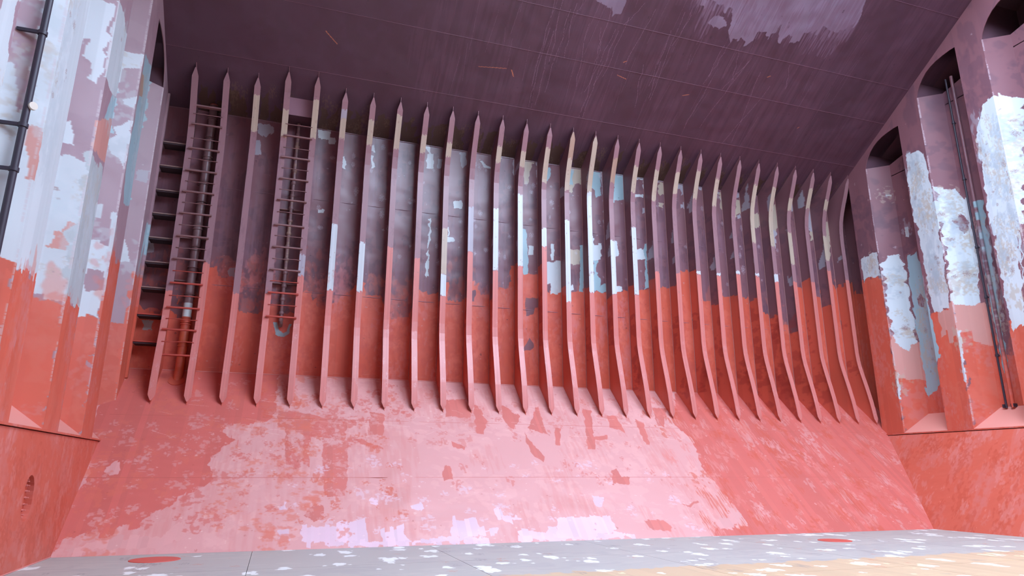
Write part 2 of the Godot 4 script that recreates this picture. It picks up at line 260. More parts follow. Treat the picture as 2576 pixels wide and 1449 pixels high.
# ------------------------------------------------------------------ geometry helpers
class Shape:
	var st := SurfaceTool.new()
	var o := Vector3.ZERO
	func _init(origin := Vector3.ZERO) -> void:
		o = origin
		st.begin(Mesh.PRIMITIVE_TRIANGLES)
		st.set_smooth_group(-1)
	func v(p: Vector3, uv: Vector2) -> void:
		st.set_uv(uv)
		st.add_vertex(p - o)
	func tri(a: Vector3, b: Vector3, c: Vector3, ua := Vector2.ZERO, ub := Vector2.ZERO, uc := Vector2.ZERO) -> void:
		v(a, ua)
		v(c, uc)
		v(b, ub)
	# corners run counter-clockwise seen from the front
	func quad(a: Vector3, b: Vector3, c: Vector3, d: Vector3, ua := Vector2.ZERO, ub := Vector2.ZERO, uc := Vector2.ZERO, ud := Vector2.ZERO) -> void:
		tri(a, b, c, ua, ub, uc)
		tri(a, c, d, ua, uc, ud)
	func box(lo: Vector3, hi: Vector3, f: Variant = null) -> void:
		var c := []
		for i in 8:
			c.append(Vector3(hi.x if i & 1 else lo.x, hi.y if i & 2 else lo.y, hi.z if i & 4 else lo.z))
		for q in [[4, 5, 7, 6], [1, 0, 2, 3], [5, 1, 3, 7], [0, 4, 6, 2], [6, 7, 3, 2], [0, 1, 5, 4]]:
			var u := []
			for k in q:
				u.append(f.call(c[k]) if f != null else Vector2.ZERO)
			quad(c[q[0]], c[q[1]], c[q[2]], c[q[3]], u[0], u[1], u[2], u[3])
	# a box with chamfered long edges, along x
	func bar(x0: float, x1: float, cy: float, cz: float, hy: float, hz: float, ch := 0.008) -> void:
		var ring := [Vector2(hz - ch, -hy), Vector2(hz, -hy + ch), Vector2(hz, hy - ch), Vector2(hz - ch, hy), Vector2(-hz + ch, hy), Vector2(-hz, hy - ch), Vector2(-hz, -hy + ch), Vector2(-hz + ch, -hy)]
		var n := ring.size()
		for i in n:
			var p: Vector2 = ring[i]
			var q: Vector2 = ring[(i + 1) % n]
			quad(Vector3(x0, cy + p.y, cz + p.x), Vector3(x1, cy + p.y, cz + p.x), Vector3(x1, cy + q.y, cz + q.x), Vector3(x0, cy + q.y, cz + q.x))
		for i in range(1, n - 1):
			var a: Vector2 = ring[0]
			var b: Vector2 = ring[i]
			var c: Vector2 = ring[i + 1]
			tri(Vector3(x1, cy + a.y, cz + a.x), Vector3(x1, cy + c.y, cz + c.x), Vector3(x1, cy + b.y, cz + b.x))
			tri(Vector3(x0, cy + a.y, cz + a.x), Vector3(x0, cy + b.y, cz + b.x), Vector3(x0, cy + c.y, cz + c.x))
	# a round bar through points, radii one number or one per point
	func tube(pts: Array, r: Variant, n := 14, smooth := 1, f: Variant = null) -> void:
		st.set_smooth_group(smooth)
		var rings := []
		for i in pts.size():
			var t: Vector3 = (pts[mini(i + 1, pts.size() - 1)] - pts[maxi(i - 1, 0)]).normalized()
			var a := t.cross(Vector3.UP if absf(t.y) < 0.9 else Vector3.RIGHT).normalized()
			var b := t.cross(a)
			var rad: float = r[i] if r is Array else r
			var ring := []
			for k in n:
				var w := TAU * k / n
				ring.append(pts[i] + (a * cos(w) + b * sin(w)) * rad)
			rings.append(ring)
		for i in pts.size() - 1:
			for k in n:
				var k2 := (k + 1) % n
				var q := [rings[i][k], rings[i][k2], rings[i + 1][k2], rings[i + 1][k]]
				var u := []
				for p in q:
					u.append(f.call(p) if f != null else Vector2.ZERO)
				quad(q[0], q[1], q[2], q[3], u[0], u[1], u[2], u[3])
		st.set_smooth_group(-1)
		for e in [0, pts.size() - 1]:
			for k in n:
				var u0: Vector2 = f.call(pts[e]) if f != null else Vector2.ZERO
				tri(pts[e], rings[e][k], rings[e][(k + 1) % n], u0, u0, u0)
	# a flat polygon in the y-z plane (points are (z, y)) with thickness in x
	func plate_x(pts: PackedVector2Array, x0: float, x1: float, f: Callable) -> void:
		var t := Geometry2D.triangulate_polygon(pts)
		for s in [x0, x1]:
			for i in range(0, t.size(), 3):
				var p := []
				for k in 3:
					p.append(Vector3(s, pts[t[i + k]].y, pts[t[i + k]].x))
				var up: bool = (p[1] - p[0]).cross(p[2] - p[0]).x > 0
				if up == (s == maxf(x0, x1)):
					tri(p[0], p[1], p[2], f.call(p[0]), f.call(p[1]), f.call(p[2]))
				else:
					tri(p[0], p[2], p[1], f.call(p[0]), f.call(p[2]), f.call(p[1]))
		for i in pts.size():
			var a := pts[i]
			var b := pts[(i + 1) % pts.size()]
			var c := [Vector3(x0, a.y, a.x), Vector3(x1, a.y, a.x), Vector3(x1, b.y, b.x), Vector3(x0, b.y, b.x)]
			quad(c[0], c[1], c[2], c[3], f.call(c[0]), f.call(c[1]), f.call(c[2]), f.call(c[3]))
	func done() -> ArrayMesh:
		st.generate_normals()
		st.index()
		return st.commit()


func numbered(called: String) -> String:
	taken[called] = taken.get(called, -1) + 1
	return called if taken[called] == 0 else "%s_%03d" % [called, taken[called]]

func put(called: String, s: Shape, m: Material, parent: Node3D) -> MeshInstance3D:
	var o := MeshInstance3D.new()
	o.mesh = s.done()
	o.material_override = m
	o.name = numbered(called) if parent == self else called
	parent.add_child(o, true)
	if parent == self:
		o.position = s.o
	return o

func base(called: String, at: Vector3) -> Node3D:
	var n := Node3D.new()
	n.name = numbered(called)
	add_child(n)
	n.position = at
	return n

func thing(called: String, at: Vector3, label: String, category: String, group := "") -> Node3D:
	var n := base(called, at)
	n.set_meta("label", label)
	n.set_meta("category", category)
	if group:
		n.set_meta("group", group)
	return n

func setting(called: String, at := Vector3.ZERO, label := "", category := "") -> Node3D:
	var n := base(called, at)
	n.set_meta("kind", "structure")
	if label:
		n.set_meta("label", label)
	if category:
		n.set_meta("category", category)
	return n

# ------------------------------------------------------------------ paint helpers
func canvas(w: int, h: int, c: Color) -> Image:
	var im := Image.create(w, h, false, Image.FORMAT_RGBA8)
	im.fill(c)
	return im

func near(c: Color, by := 0.03) -> Color:
	var k := 1.0 + rng.randf_range(-by, by)
	return Color(c.r * k, c.g * k, c.b * k)

# a polygon laid on with a roller: filled in upright strokes whose ends differ
func roll(im: Image, r: Rect2, e: Array) -> void:
	var c: Color = INK[e[0]]
	var w := im.get_width()
	var h := im.get_height()
	var sx := w / r.size.x
	var sy := h / r.size.y
	var pts := PackedVector2Array()
	for i in range(2, e.size(), 2):
		pts.append(Vector2((e[i] - r.position.x) * sx, (r.end.y - e[i + 1]) * sy))
	# brush-worn outline: every edge wanders a little
	var worn := PackedVector2Array()
	var amp := clampf(e[1] * sy * 0.6, 0.0, 0.05 * sx)
	for i in pts.size():
		var a := pts[i]
		var b := pts[(i + 1) % pts.size()]
		var n := clampi(int(a.distance_to(b) / 7.0), 1, 400)
		for k in n:
			var p := a.lerp(b, float(k) / n)
			worn.append(p + Vector2(wander.get_noise_2d(p.x, p.y), wander.get_noise_2d(p.x + 900.0, p.y)) * amp * 2.2)
	pts = worn
	var lo := w
	var hi := 0
	for p in pts:
		lo = mini(lo, int(p.x))
		hi = maxi(hi, int(p.x) + 1)
	var rag: float = e[1] * sy
	var left := 0
	var j0 := 0.0
	var j1 := 0.0
	var tone := c
	for x in range(maxi(lo, 0), mini(hi, w)):
		if left <= 0:
			left = rng.randi_range(int(0.05 * sx) + 1, int(0.05 * sx) + 2 + int(0.17 * sx))
			j0 = rng.randf_range(-0.7, 0.7) * rag
			j1 = rng.randf_range(-0.7, 0.7) * rag
			tone = near(c)
		left -= 1
		var cuts := []
		for i in pts.size():
			var a := pts[i]
			var b := pts[(i + 1) % pts.size()]
			if (a.x <= x + 0.5) != (b.x <= x + 0.5):
				cuts.append(a.y + (b.y - a.y) * (x + 0.5 - a.x) / (b.x - a.x))
		cuts.sort()
		for i in range(0, cuts.size() - 1, 2):
			var y0 := int(round(cuts[i] + j0 + rng.randf_range(-0.6, 0.6)))
			var y1 := int(round(cuts[i + 1] + j1 + rng.randf_range(-0.6, 0.6)))
			if y1 > y0:
				im.fill_rect(Rect2i(x, y0, 1, y1 - y0), tone)

# stains with a grain of their own
func stamp(kind: int, c: Color, alpha: float) -> Image:
	var variant := rng.randi() % 4
	var key := "%d_%d_%s_%.2f" % [kind, variant, c.to_html(), alpha]
	if stamps.has(key):
		return stamps[key]
	var n := 64
	var im := Image.create(n, n, false, Image.FORMAT_RGBA8)
	var f := FastNoiseLite.new()
	f.seed = 11 + kind * 7 + variant * 31
	f.frequency = [0.04, 0.055, 0.1, 0.04, 0.03][kind]
	f.fractal_octaves = 3
	for y in n:
		for x in n:
			var d := Vector2(x - 31.5, y - 31.5).length() / 31.5
			var a := 0.0
			if d < 1.0:
				var q: float = f.get_noise_2d(x * (2.5 if kind == 3 else 1.0), y * (0.35 if kind == 3 else 1.0)) * [1.5, 1.7, 1.5, 1.5, 0.7][kind] + [0.5, 0.4, 0.55, 0.55, 0.72][kind] - d * [0.85, 0.75, 0.75, 0.8, 1.0][kind]
				a = clampf(q * [3.5, 4.0, 4.0, 3.0, 9.0][kind], 0, 1)
			im.set_pixel(x, y, Color(c.r, c.g, c.b, a * alpha))
	stamps[key] = im
	return im

func dab(im: Image, kind: int, c: Color, alpha: float, px: float, py: float, w: float, h: float) -> void:
	var s: Image = stamp(kind, c, alpha).duplicate()
	s.resize(maxi(2, int(w)), maxi(2, int(h)), Image.INTERPOLATE_BILINEAR)
	if rng.randf() < 0.5:
		s.flip_x()
	if rng.randf() < 0.5:
		s.flip_y()
	im.blend_rect(s, Rect2i(0, 0, s.get_width(), s.get_height()), Vector2i(int(px - w / 2), int(py - h / 2)))

func scatter(im: Image, count: int, kind: int, c: Color, alpha: float, w0: float, w1: float, tall := 1.0, within := Rect2(0, 0, 1, 1)) -> void:
	for i in count:
		var w := rng.randf_range(w0, w1)
		dab(im, kind, c, alpha, (within.position.x + rng.randf() * within.size.x) * im.get_width(), (within.position.y + rng.randf() * within.size.y) * im.get_height(), w, w * tall * rng.randf_range(0.6, 1.5))

func line(im: Image, r: Rect2, x0: float, y0: float, x1: float, y1: float, c: Color, alpha: float, wide := 1) -> void:
	var a := Vector2((x0 - r.position.x) / r.size.x * im.get_width(), (r.end.y - y0) / r.size.y * im.get_height())
	var b := Vector2((x1 - r.position.x) / r.size.x * im.get_width(), (r.end.y - y1) / r.size.y * im.get_height())
	var n := int(maxf(absf(b.x - a.x), absf(b.y - a.y))) + 1
	for i in n:
		var p := a.lerp(b, float(i) / n)
		for k in wide:
			var x := int(p.x) + k
			var y := int(p.y)
			if x >= 0 and y >= 0 and x < im.get_width() and y < im.get_height() and rng.randf() < 0.85:
				im.set_pixel(x, y, im.get_pixel(x, y).lerp(c, alpha))

func paint(im: Image, rough: float, dents := 0.0, spec := 0.5) -> StandardMaterial3D:
	var m := StandardMaterial3D.new()
	m.albedo_texture = ImageTexture.create_from_image(im)
	m.roughness = rough
	m.metallic_specular = spec
	m.texture_repeat = true
	if dents > 0:
		if not mat.has("dents"):
			var f := FastNoiseLite.new()
			f.seed = 5
			f.frequency = 0.012
			f.fractal_octaves = 3
			var t := NoiseTexture2D.new()
			t.width = 1024
			t.height = 512
			t.seamless = true
			t.as_normal_map = true
			t.bump_strength = 6.0
			t.noise = f
			mat["dents"] = t
		m.normal_enabled = true
		m.normal_texture = mat["dents"]
		m.normal_scale = dents
	return m

func flat(c: Color, rough := 0.6, metal := 0.0) -> StandardMaterial3D:
	var m := StandardMaterial3D.new()
	m.albedo_color = c
	m.roughness = rough
	m.metallic = metal
	return m

# the surfaces' paint maps: where each lies in metres
const R_SHELL := Rect2(-1.6, 3.9, 25.0, 7.8)
const R_HOPPER := Rect2(-1.6, 0.0, 25.0, 1.0)
const R_CEIL := Rect2(-1.6, -0.1, 25.0, 8.8)
const R_LEFT := Rect2(-0.2, 2.0, 13.0, 14.0)
const R_RIGHT := Rect2(-0.2, 2.0, 13.0, 14.0)
const R_RIB := Rect2(0.0, 2.9, 32.0, 9.8)
const R_FLOOR := Rect2(-1.6, 3.5, 23.0, 12.0)

func uv_in(r: Rect2, x: float, y: float) -> Vector2:
	return Vector2((x - r.position.x) / r.size.x, (r.end.y - y) / r.size.y)

func make_paint() -> void:
	rng.seed = 7
	wander.seed = 3
	wander.frequency = 0.045
	wander.fractal_octaves = 3
	# --- side shell
	var im := canvas(2048, 720, INK.purple)
	scatter(im, 260, 0, INK.darkpurple, 0.4, 30, 110, 1.6)
	scatter(im, 160, 3, Color8(134, 98, 112), 0.4, 40, 120, 2.0)
	roll(im, R_SHELL, PAINT_SHELL[0])
	scatter(im, 200, 0, Color8(216, 116, 98), 0.35, 30, 110, 1.6, Rect2(0, 0.62, 1, 0.38))
	scatter(im, 160, 1, Color8(188, 86, 74), 0.3, 30, 90, 1.4, Rect2(0, 0.6, 1, 0.4))
	scatter(im, 40, 1, Color8(206, 126, 128), 0.35, 30, 80, 2.0, Rect2(0.12, 0.6, 0.5, 0.4))
	roll(im, R_SHELL, ["purple", 0.1, -1.6, 6.1, -0.5, 6.3, 0.1, 6.2, 0.1, 5.8, 0.5, 5.7, 0.5, 5.2, 0.2, 5.6, -1.6, 5.75])
	for e in PAINT_SHELL.slice(1):
		roll(im, R_SHELL, e)
	scatter(im, 160, 2, Color8(196, 192, 202), 0.55, 5, 16, 1.6, Rect2(0.2, 0.02, 0.75, 0.5))
	scatter(im, 260, 2, Color8(188, 178, 190), 0.5, 2, 7)
	scatter(im, 120, 2, Color8(60, 44, 52), 0.5, 2, 6)
	mat.shell = paint(im, 0.34, 0.2)
	# --- ribs: one column of the map for each web and each flange
	im = canvas(1024, 512, INK.purple)
	var fl := canvas(512, 1024, Color8(150, 114, 120))  # flange purple and red lighter than the webs: sheen put into the colour
	scatter(im, 200, 0, INK.darkpurple, 0.4, 12, 40, 2.0)
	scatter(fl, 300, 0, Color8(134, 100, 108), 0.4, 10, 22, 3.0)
	for i in 29:
		for e in FLANGE_PAINT[i]:
			roll(fl, R_RIB, ["sheenred" if e[0] == "red" else e[0], 0.05, i, e[2], i + 1, e[2], i + 1, e[1], i, e[1]])
		var top: float = FLANGE_PAINT[i][-1][1]
		for k in range(0, SHELL_EDGE.size() - 2, 2):
			if SHELL_EDGE[k] <= i * BAY and SHELL_EDGE[k + 2] > i * BAY:
				top = SHELL_EDGE[k + 1] + rng.randf_range(-0.3, 0.3)
		roll(im, R_RIB, ["red", 0.1, i, 2.9, i + 1, 2.9, i + 1, top, i, top])
		if i > 10:
			for k in rng.randi_range(1, 3):
				var y := rng.randf_range(8.0, 11.2)
				var x := i + rng.randf_range(0.05, 0.3)
				roll(im, R_RIB, ["pale", 0.15, x, y, x + 0.25, y, x + 0.25, y + rng.randf_range(0.2, 0.9), x, y + 0.2])
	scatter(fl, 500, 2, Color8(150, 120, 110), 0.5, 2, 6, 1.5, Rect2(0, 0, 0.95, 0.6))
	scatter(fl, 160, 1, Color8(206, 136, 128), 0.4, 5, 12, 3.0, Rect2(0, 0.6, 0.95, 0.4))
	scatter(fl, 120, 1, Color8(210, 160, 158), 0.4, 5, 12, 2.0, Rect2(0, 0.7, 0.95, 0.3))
	scatter(im, 160, 0, Color8(150, 52, 46), 0.4, 12, 40, 2.0, Rect2(0, 0.6, 1, 0.4))
	mat.web = paint(im, 0.5)
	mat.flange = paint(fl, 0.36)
	# --- hopper slope: red coating, chalked pink over the middle, paler also for the light falling there, with worn and touched-up patches
	im = canvas(2048, 512, INK.pink)
	scatter(im, 260, 0, Color8(222, 164, 158), 0.5, 40, 130, 0.8)
	scatter(im, 140, 3, Color8(208, 134, 126), 0.35, 40, 120, 1.2)
	for e in PAINT_HOPPER:
		var f: Array = e.duplicate()
		for k in range(3, f.size(), 2):
			f[k] = 1.0 - f[k]
		f[1] = e[1] * 0.12
		if e[0] == "red" and e[2] > 0.0 and e.size() < 22 and absf(e[2] - 15.0) > 0.0 and not (24.0 in e):
			f[0] = "touchup"
		elif e[0] == "red":
			f[0] = "hopperred"
		roll(im, R_HOPPER, f)
	scatter(im, 90, 0, Color8(210, 112, 92), 0.5, 20, 80, 0.8, Rect2(0.03, 0.0, 0.22, 1.0))
	scatter(im, 150, 0, INK.pink, 0.55, 8, 40, 0.8, Rect2(0.03, 0.35, 0.24, 0.65))
	scatter(im, 90, 0, INK.pink, 0.5, 8, 46, 0.9, Rect2(0.1, 0.05, 0.2, 0.7))
	scatter(im, 60, 0, INK.red, 0.5, 8, 36, 1.0, Rect2(0.16, 0.1, 0.14, 0.8))
	for i in 420:
		var w := rng.randf_range(8, 46)
		var x := rng.randf_range(0.6, 0.96)
		dab(im, [0, 3, 0, 3][i % 4], [INK.pink, Color8(212, 126, 116), Color8(214, 138, 130), Color8(196, 88, 68)][rng.randi() % 4], 0.55, x * 2048, rng.randf_range(0.05, 1.0) * 512, w, w * rng.randf_range(0.8, 2.0))
	for i in 150:
		var t := rng.randf()
		var w := rng.randf_range(10, 46)
		dab(im, 0, INK.hopperred if i % 2 else INK.pink, 0.6, (lerpf(0.3, 0.09, t) + rng.randf_range(-0.05, 0.05)) * 2048, (0.1 + 0.85 * t + rng.randf_range(-0.08, 0.08)) * 512, w, w * 0.9)
	scatter(im, 80, 0, INK.touchup, 0.6, 6, 26, 1.2, Rect2(0.12, 0.05, 0.5, 0.65))
	scatter(im, 60, 0, INK.touchup, 0.45, 10, 50, 1.0, Rect2(0.16, 0.05, 0.45, 0.4))
	scatter(im, 70, 0, INK.palepink, 0.6, 10, 40, 0.7, Rect2(0.18, 0.55, 0.42, 0.42))
	scatter(im, 500, 2, Color8(232, 200, 194), 0.55, 2, 8, 0.7)
	scatter(im, 200, 2, Color8(160, 70, 58), 0.4, 2, 6)
	for i in 60:
		var x := rng.randf_range(-0.5, 16)
		var y := rng.randf_range(0.6, 0.85)
		line(im, R_HOPPER, x, y, x + rng.randf_range(-0.3, 0.9), y - rng.randf_range(-0.02, 0.04), Color8(232, 194, 186), 0.5)
	mat.hopper = paint(im, 0.4, 0.3)
	# --- topside slope
	im = canvas(2048, 720, Color8(86, 61, 78))
	scatter(im, 220, 0, Color8(82, 58, 72), 0.5, 60, 220, 1.0)
	scatter(im, 120, 3, Color8(102, 74, 92), 0.4, 40, 160, 2.2, Rect2(0.3, 0, 0.7, 1))
	for i in 29:
		for k in 5:
			var w := rng.randf_range(0.1, 0.3)
			var x := i * BAY + 0.05 + rng.randf() * 0.5
			roll(im, R_CEIL, ["brown", 0.12, x, -0.1, x + w, -0.1, x + w, rng.randf_range(0.25, 0.75), x, rng.randf_range(0.2, 0.7)])
	scatter(im, 160, 1, Color8(120, 98, 80), 0.45, 8, 30, 1.4, Rect2(0.06, 0.9, 0.9, 0.1))
	for e in PAINT_CEIL:
		roll(im, R_CEIL, e)
	scatter(im, 50, 3, Color8(126, 106, 128), 0.6, 20, 60, 2.0, Rect2(0.6, 0.3, 0.22, 0.14))
	for e in CEIL_SCRATCHES:
		var k := Vector2(e[0], e[1])
		for s in 6:
			var t := Vector2(e[0], e[1]).lerp(Vector2(e[2], e[3]), (s + 1) / 6.0) + Vector2(rng.randf_range(-0.04, 0.04), 0)
			line(im, R_CEIL, k.x, k.y, t.x, t.y, Color8(166, 140, 166), 0.6)
			k = t
	for i in 70:
		var x := rng.randf_range(7, 20)
		var y := rng.randf_range(2.2, 6.5)
		line(im, R_CEIL, x, y, x + rng.randf_range(-0.15, 0.15), y - rng.randf_range(0.3, 1.8), Color8(150, 124, 150), 0.4)
	for e in CEIL_MARKS:
		for k in 2:
			line(im, R_CEIL, e[0] + k * 0.012, e[1], e[2] + k * 0.012, e[3], Color8(204, 128, 92), 0.8, 2)
	scatter(im, 300, 2, Color8(60, 44, 58), 0.6, 2, 6)
	mat.ceil = paint(im, 0.55, 0.3)
	# --- bulkheads
	for side in 2:
		im = canvas(1024, 1024, INK.purple if side else INK.chalkpurple)  # black-pipe side gets a lighter purple: glare put into the colour
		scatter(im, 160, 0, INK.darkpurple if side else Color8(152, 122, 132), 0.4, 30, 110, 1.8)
		var r: Rect2 = R_RIGHT if side else R_LEFT
		var wets := []
		for e in (PAINT_RIGHT if side else PAINT_LEFT):
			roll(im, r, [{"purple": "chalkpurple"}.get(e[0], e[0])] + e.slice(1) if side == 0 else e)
			if e[0] in ["white", "cyan", "grey"]:
				wets.append(e)
			if e[0] == "red":
				var a := uv_in(r, e[2], e[7])
				var b := uv_in(r, e[4], e[3])
				scatter(im, 14, 0, Color8(206, 108, 90), 0.4, 16, 60, 1.8, Rect2(a, (b - a)))
				scatter(im, 8, 1, Color8(200, 124, 122), 0.4, 16, 50, 1.8, Rect2(a, (b - a)))
		for e in wets:
			var lo := Vector2(99, 99)
			var hi := Vector2(-99, -99)
			for k in range(2, e.size(), 2):
				var q := uv_in(r, e[k], e[k + 1])
				lo = lo.min(q)
				hi = hi.max(q)
			var d := hi - lo
			var box := Rect2(lo + d * 0.15, d * 0.7)
			var n := int(d.x * d.y * 900) + 1
			scatter(im, n if side else n / 3, 1, INK.cream, 0.5 if side else 0.3, 8, 40, 1.6, box)
			scatter(im, n, 0, Color8(166, 178, 186) if side else Color8(184, 194, 198), 0.4, 10, 50, 1.8, box)
			scatter(im, n / 2 if side else n / 8, 2, Color8(140, 110, 106), 0.6, 3, 12, 1.4, box)
			scatter(im, n if side else n / 3, 2, Color8(150, 134, 134), 0.5, 2, 5, 1.0, box)
		scatter(im, 100, 2, Color8(206, 196, 200), 0.5, 2, 7)
		for e in near_faces(side):  # pale lines along the bends: worn edges plus their highlight, painted in
			for k in 2:
				for y in range(3, 15):
					if rng.randf() < 0.8:
						line(im, r, e[1] + k * 0.012, y, e[1] + k * 0.012, y + rng.randf_range(0.4, 1.0), Color8(196, 184, 188), 0.55)
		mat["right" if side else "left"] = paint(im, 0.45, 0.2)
	# --- lower stools
	for side in 2:
		im = canvas(1024, 256, INK.red)
		scatter(im, 130, 0, Color8(204, 112, 100), 0.5, 20, 90, 1.2)
		scatter(im, 70, 1, Color8(188, 78, 56), 0.5, 20, 80, 1.2)
		scatter(im, 60, 0, Color8(212, 134, 126), 0.45, 14, 60, 1.4)
		scatter(im, 120, 2, Color8(222, 150, 140), 0.5, 2, 6)
		mat["stool_right" if side else "stool_left"] = paint(im, 0.5, 0.2)
	# --- floor: bare grey steel, worn bright in dashes, tan beyond the hatch edge
	im = canvas(2048, 1024, Color8(170, 166, 158))
	scatter(im, 200, 0, Color8(160, 156, 152), 0.5, 60, 200, 0.5)
	scatter(im, 160, 0, Color8(182, 176, 166), 0.5, 60, 200, 0.4)
	roll(im, R_FLOOR, ["floortan", 0.12, -1.6, 3.5, 23, 3.5, 23, 10.24, -1.6, 10.24])
	scatter(im, 200, 0, Color8(206, 178, 142), 0.5, 40, 160, 0.5, Rect2(0, 0.5, 1, 0.5))
	scatter(im, 420, 4, Color8(230, 232, 226), 0.9, 10, 44, 1.1)
	scatter(im, 160, 4, Color8(238, 220, 176), 0.9, 8, 34, 1.1, Rect2(0, 0.45, 1, 0.55))
	scatter(im, 120, 0, Color8(186, 116, 92), 0.5, 6, 26, 0.8)
	scatter(im, 140, 3, Color8(130, 124, 122), 0.5, 10, 40, 1.2)
	mat.floor = paint(im, 0.5, 0.0)
	# --- plain paints
	mat.purple = flat(INK.purple, 0.5)
	mat.darkpurple = flat(INK.darkpurple, 0.6)
	mat.red = flat(INK.red, 0.5)
	mat.pink = flat(Color8(206, 122, 112), 0.5)
	mat.bead = flat(Color8(140, 106, 118), 0.45)
	mat.rootweld = flat(Color8(172, 124, 122), 0.5)
	mat.beadceil = flat(Color8(112, 78, 94), 0.5)
	mat.beadred = flat(Color8(206, 132, 124), 0.5)
	mat.beadhopper = flat(Color8(200, 112, 100), 0.5)
	mat.rung = flat(Color8(132, 96, 96), 0.55)
	mat.step = flat(Color8(150, 126, 118), 0.55)
	mat.litshed = flat(Color8(220, 144, 130), 0.45)  # lighter than the stools: light on the upward slope put into the colour
	mat.stepshade = flat(Color8(58, 42, 48), 0.8)  # near-black colour that paints in the shade below the steps
	mat.rungred = flat(Color8(176, 74, 62), 0.5)
	mat.black = flat(Color8(52, 44, 56), 0.5)
	mat.deck = flat(Color8(150, 140, 138), 0.7)
	mat.pale = flat(Color8(196, 198, 196), 0.5)
	# pipes, painted in bands like the shell behind them
	im = canvas(64, 512, Color8(120, 88, 90))
	scatter(im, 60, 0, Color8(140, 112, 112), 0.5, 10, 30, 2.0)
	im.fill_rect(Rect2i(0, 372, 64, 24), Color8(196, 206, 206))
	im.fill_rect(Rect2i(0, 396, 64, 116), INK.red)
	scatter(im, 30, 1, Color8(196, 96, 60), 0.5, 10, 26, 2.0, Rect2(0, 0.8, 1, 0.2))
	mat.pipe = paint(im, 0.4)
	im = canvas(64, 512, Color8(128, 96, 98))
	scatter(im, 80, 1, Color8(160, 130, 112), 0.6, 8, 24, 2.0, Rect2(0, 0, 1, 0.6))
	scatter(im, 40, 0, Color8(160, 84, 78), 0.5, 8, 24, 2.0, Rect2(0, 0.6, 1, 0.4))
	mat.thinpipe = paint(im, 0.45)

# ------------------------------------------------------------------ the place
func ceil_y(z: float) -> float:
	return minf(YC + TC * z, DECK)

# a slab whose front is a grid over (a, b) -> point, with thickness along n
func slab(s: Shape, at: Callable, uv: Callable, a0: float, a1: float, na: int, b0: float, b1: float, nb: int, n: Vector3, thick: float) -> void:
	s.st.set_smooth_group(1)
	for i in na:
		for j in nb:
			var p := []
			var u := []
			for k in [[0, 0], [1, 0], [1, 1], [0, 1]]:
				var a := lerpf(a0, a1, float(i + k[0]) / na)
				var b := lerpf(b0, b1, float(j + k[1]) / nb)
				p.append(at.call(a, b))
				u.append(uv.call(a, b))
			s.quad(p[0], p[1], p[2], p[3], u[0], u[1], u[2], u[3])
	s.st.set_smooth_group(-1)
	var c := [at.call(a0, b0), at.call(a1, b0), at.call(a1, b1), at.call(a0, b1)]
	var w := [uv.call(a0, b0), uv.call(a1, b0), uv.call(a1, b1), uv.call(a0, b1)]
	s.quad(c[3] + n * thick, c[2] + n * thick, c[1] + n * thick, c[0] + n * thick, w[3], w[2], w[1], w[0])
	for i in 4:
		var k := (i + 1) % 4
		s.quad(c[i] + n * thick, c[k] + n * thick, c[k], c[i], w[i], w[k], w[k], w[i])

func bead(parent: Node3D, a: Vector3, b: Vector3, m: Material, r := 0.008) -> void:
	var s := Shape.new(parent.position)
	s.tube([a, b], r, 6)
	put("weld_bead", s, m, parent)

func build_floor() -> void:
	var f := setting("floor", Vector3(0, 0, ZH), "grey steel hold floor worn bright in dashes and partly tan", "floor")
	var s := Shape.new(f.position)
	s.box(Vector3(-4, -0.5, -0.5), Vector3(26, -0.03, ZW + 0.5))
	put("slab", s, mat.deck, f)
	var xs := [-0.9, 2.7, 6.25, 9.8, 13.35, 16.9, 20.7]
	var zs := [4.1, 6.9, 9.85, 12.8, 15.75, 18.7, 21.65, 24.6, 28.1]
	for i in 6:
		for j in 8:
			s = Shape.new(f.position)
			s.box(Vector3(xs[i] + 0.005, -0.04, zs[j] + 0.005), Vector3(xs[i + 1] - 0.005, 0, zs[j + 1] - 0.005), func(p): return uv_in(R_FLOOR, p.x, R_FLOOR.position.y + R_FLOOR.end.y - p.z))
			put("floor_plate", s, mat.floor, f)

func dent(x: float, s: float) -> float:
	var d := 0.0
	for e in [[5.75, 0.645, 0.28, 0.05, 0.03], [5.35, 0.66, 0.2, 0.045, -0.02], [5.95, 0.775, 0.26, 0.05, 0.028], [6.35, 0.29, 0.12, 0.035, 0.02], [8.9, 0.29, 0.14, 0.035, 0.02], [2.45, 0.31, 0.12, 0.03, 0.015], [12.6, 0.27, 0.12, 0.03, 0.015], [7.2, 0.51, 0.16, 0.03, -0.012], [3.2, 0.7, 0.12, 0.03, 0.014]]:
		var q := Vector2((x - e[0]) / e[2], (s - e[1]) / e[3]).length_squared()
		if q < 6:
			d += e[4] * exp(-q)
	return d

func build_hopper() -> void:
	var f := setting("hopper_slope", Vector3(0, 0, ZH), "sloping red and pink hopper plating between grey floor and ribbed side", "hull plating")
	var n := Vector3(0, ZH, YH).normalized()
	var at := func(x: float, s: float) -> Vector3: return Vector3(x, YH * s, ZH * (1 - s)) + n * dent(x, 1 - s)
	var uv := func(x: float, s: float) -> Vector2: return uv_in(R_HOPPER, x, s)
	var xs := [-1.6, 6.9, 14.9, 23.3]
	var ss := [-0.01, 0.342, 0.688, 1.0]
	for i in 3:
		for j in 3:
			var s := Shape.new(f.position)
			slab(s, at, uv, xs[i], xs[i + 1], 120, ss[j], ss[j + 1], 26, -n, 0.03)
			put("hopper_plate", s, mat.hopper, f)
	for k in [0.342, 0.688]:
		bead(f, at.call(XL, k), at.call(XR - 0.3, k), mat.beadhopper, 0.005)
	bead(f, at.call(XL, 0.995), at.call(XR, 0.995), mat.beadred, 0.014)

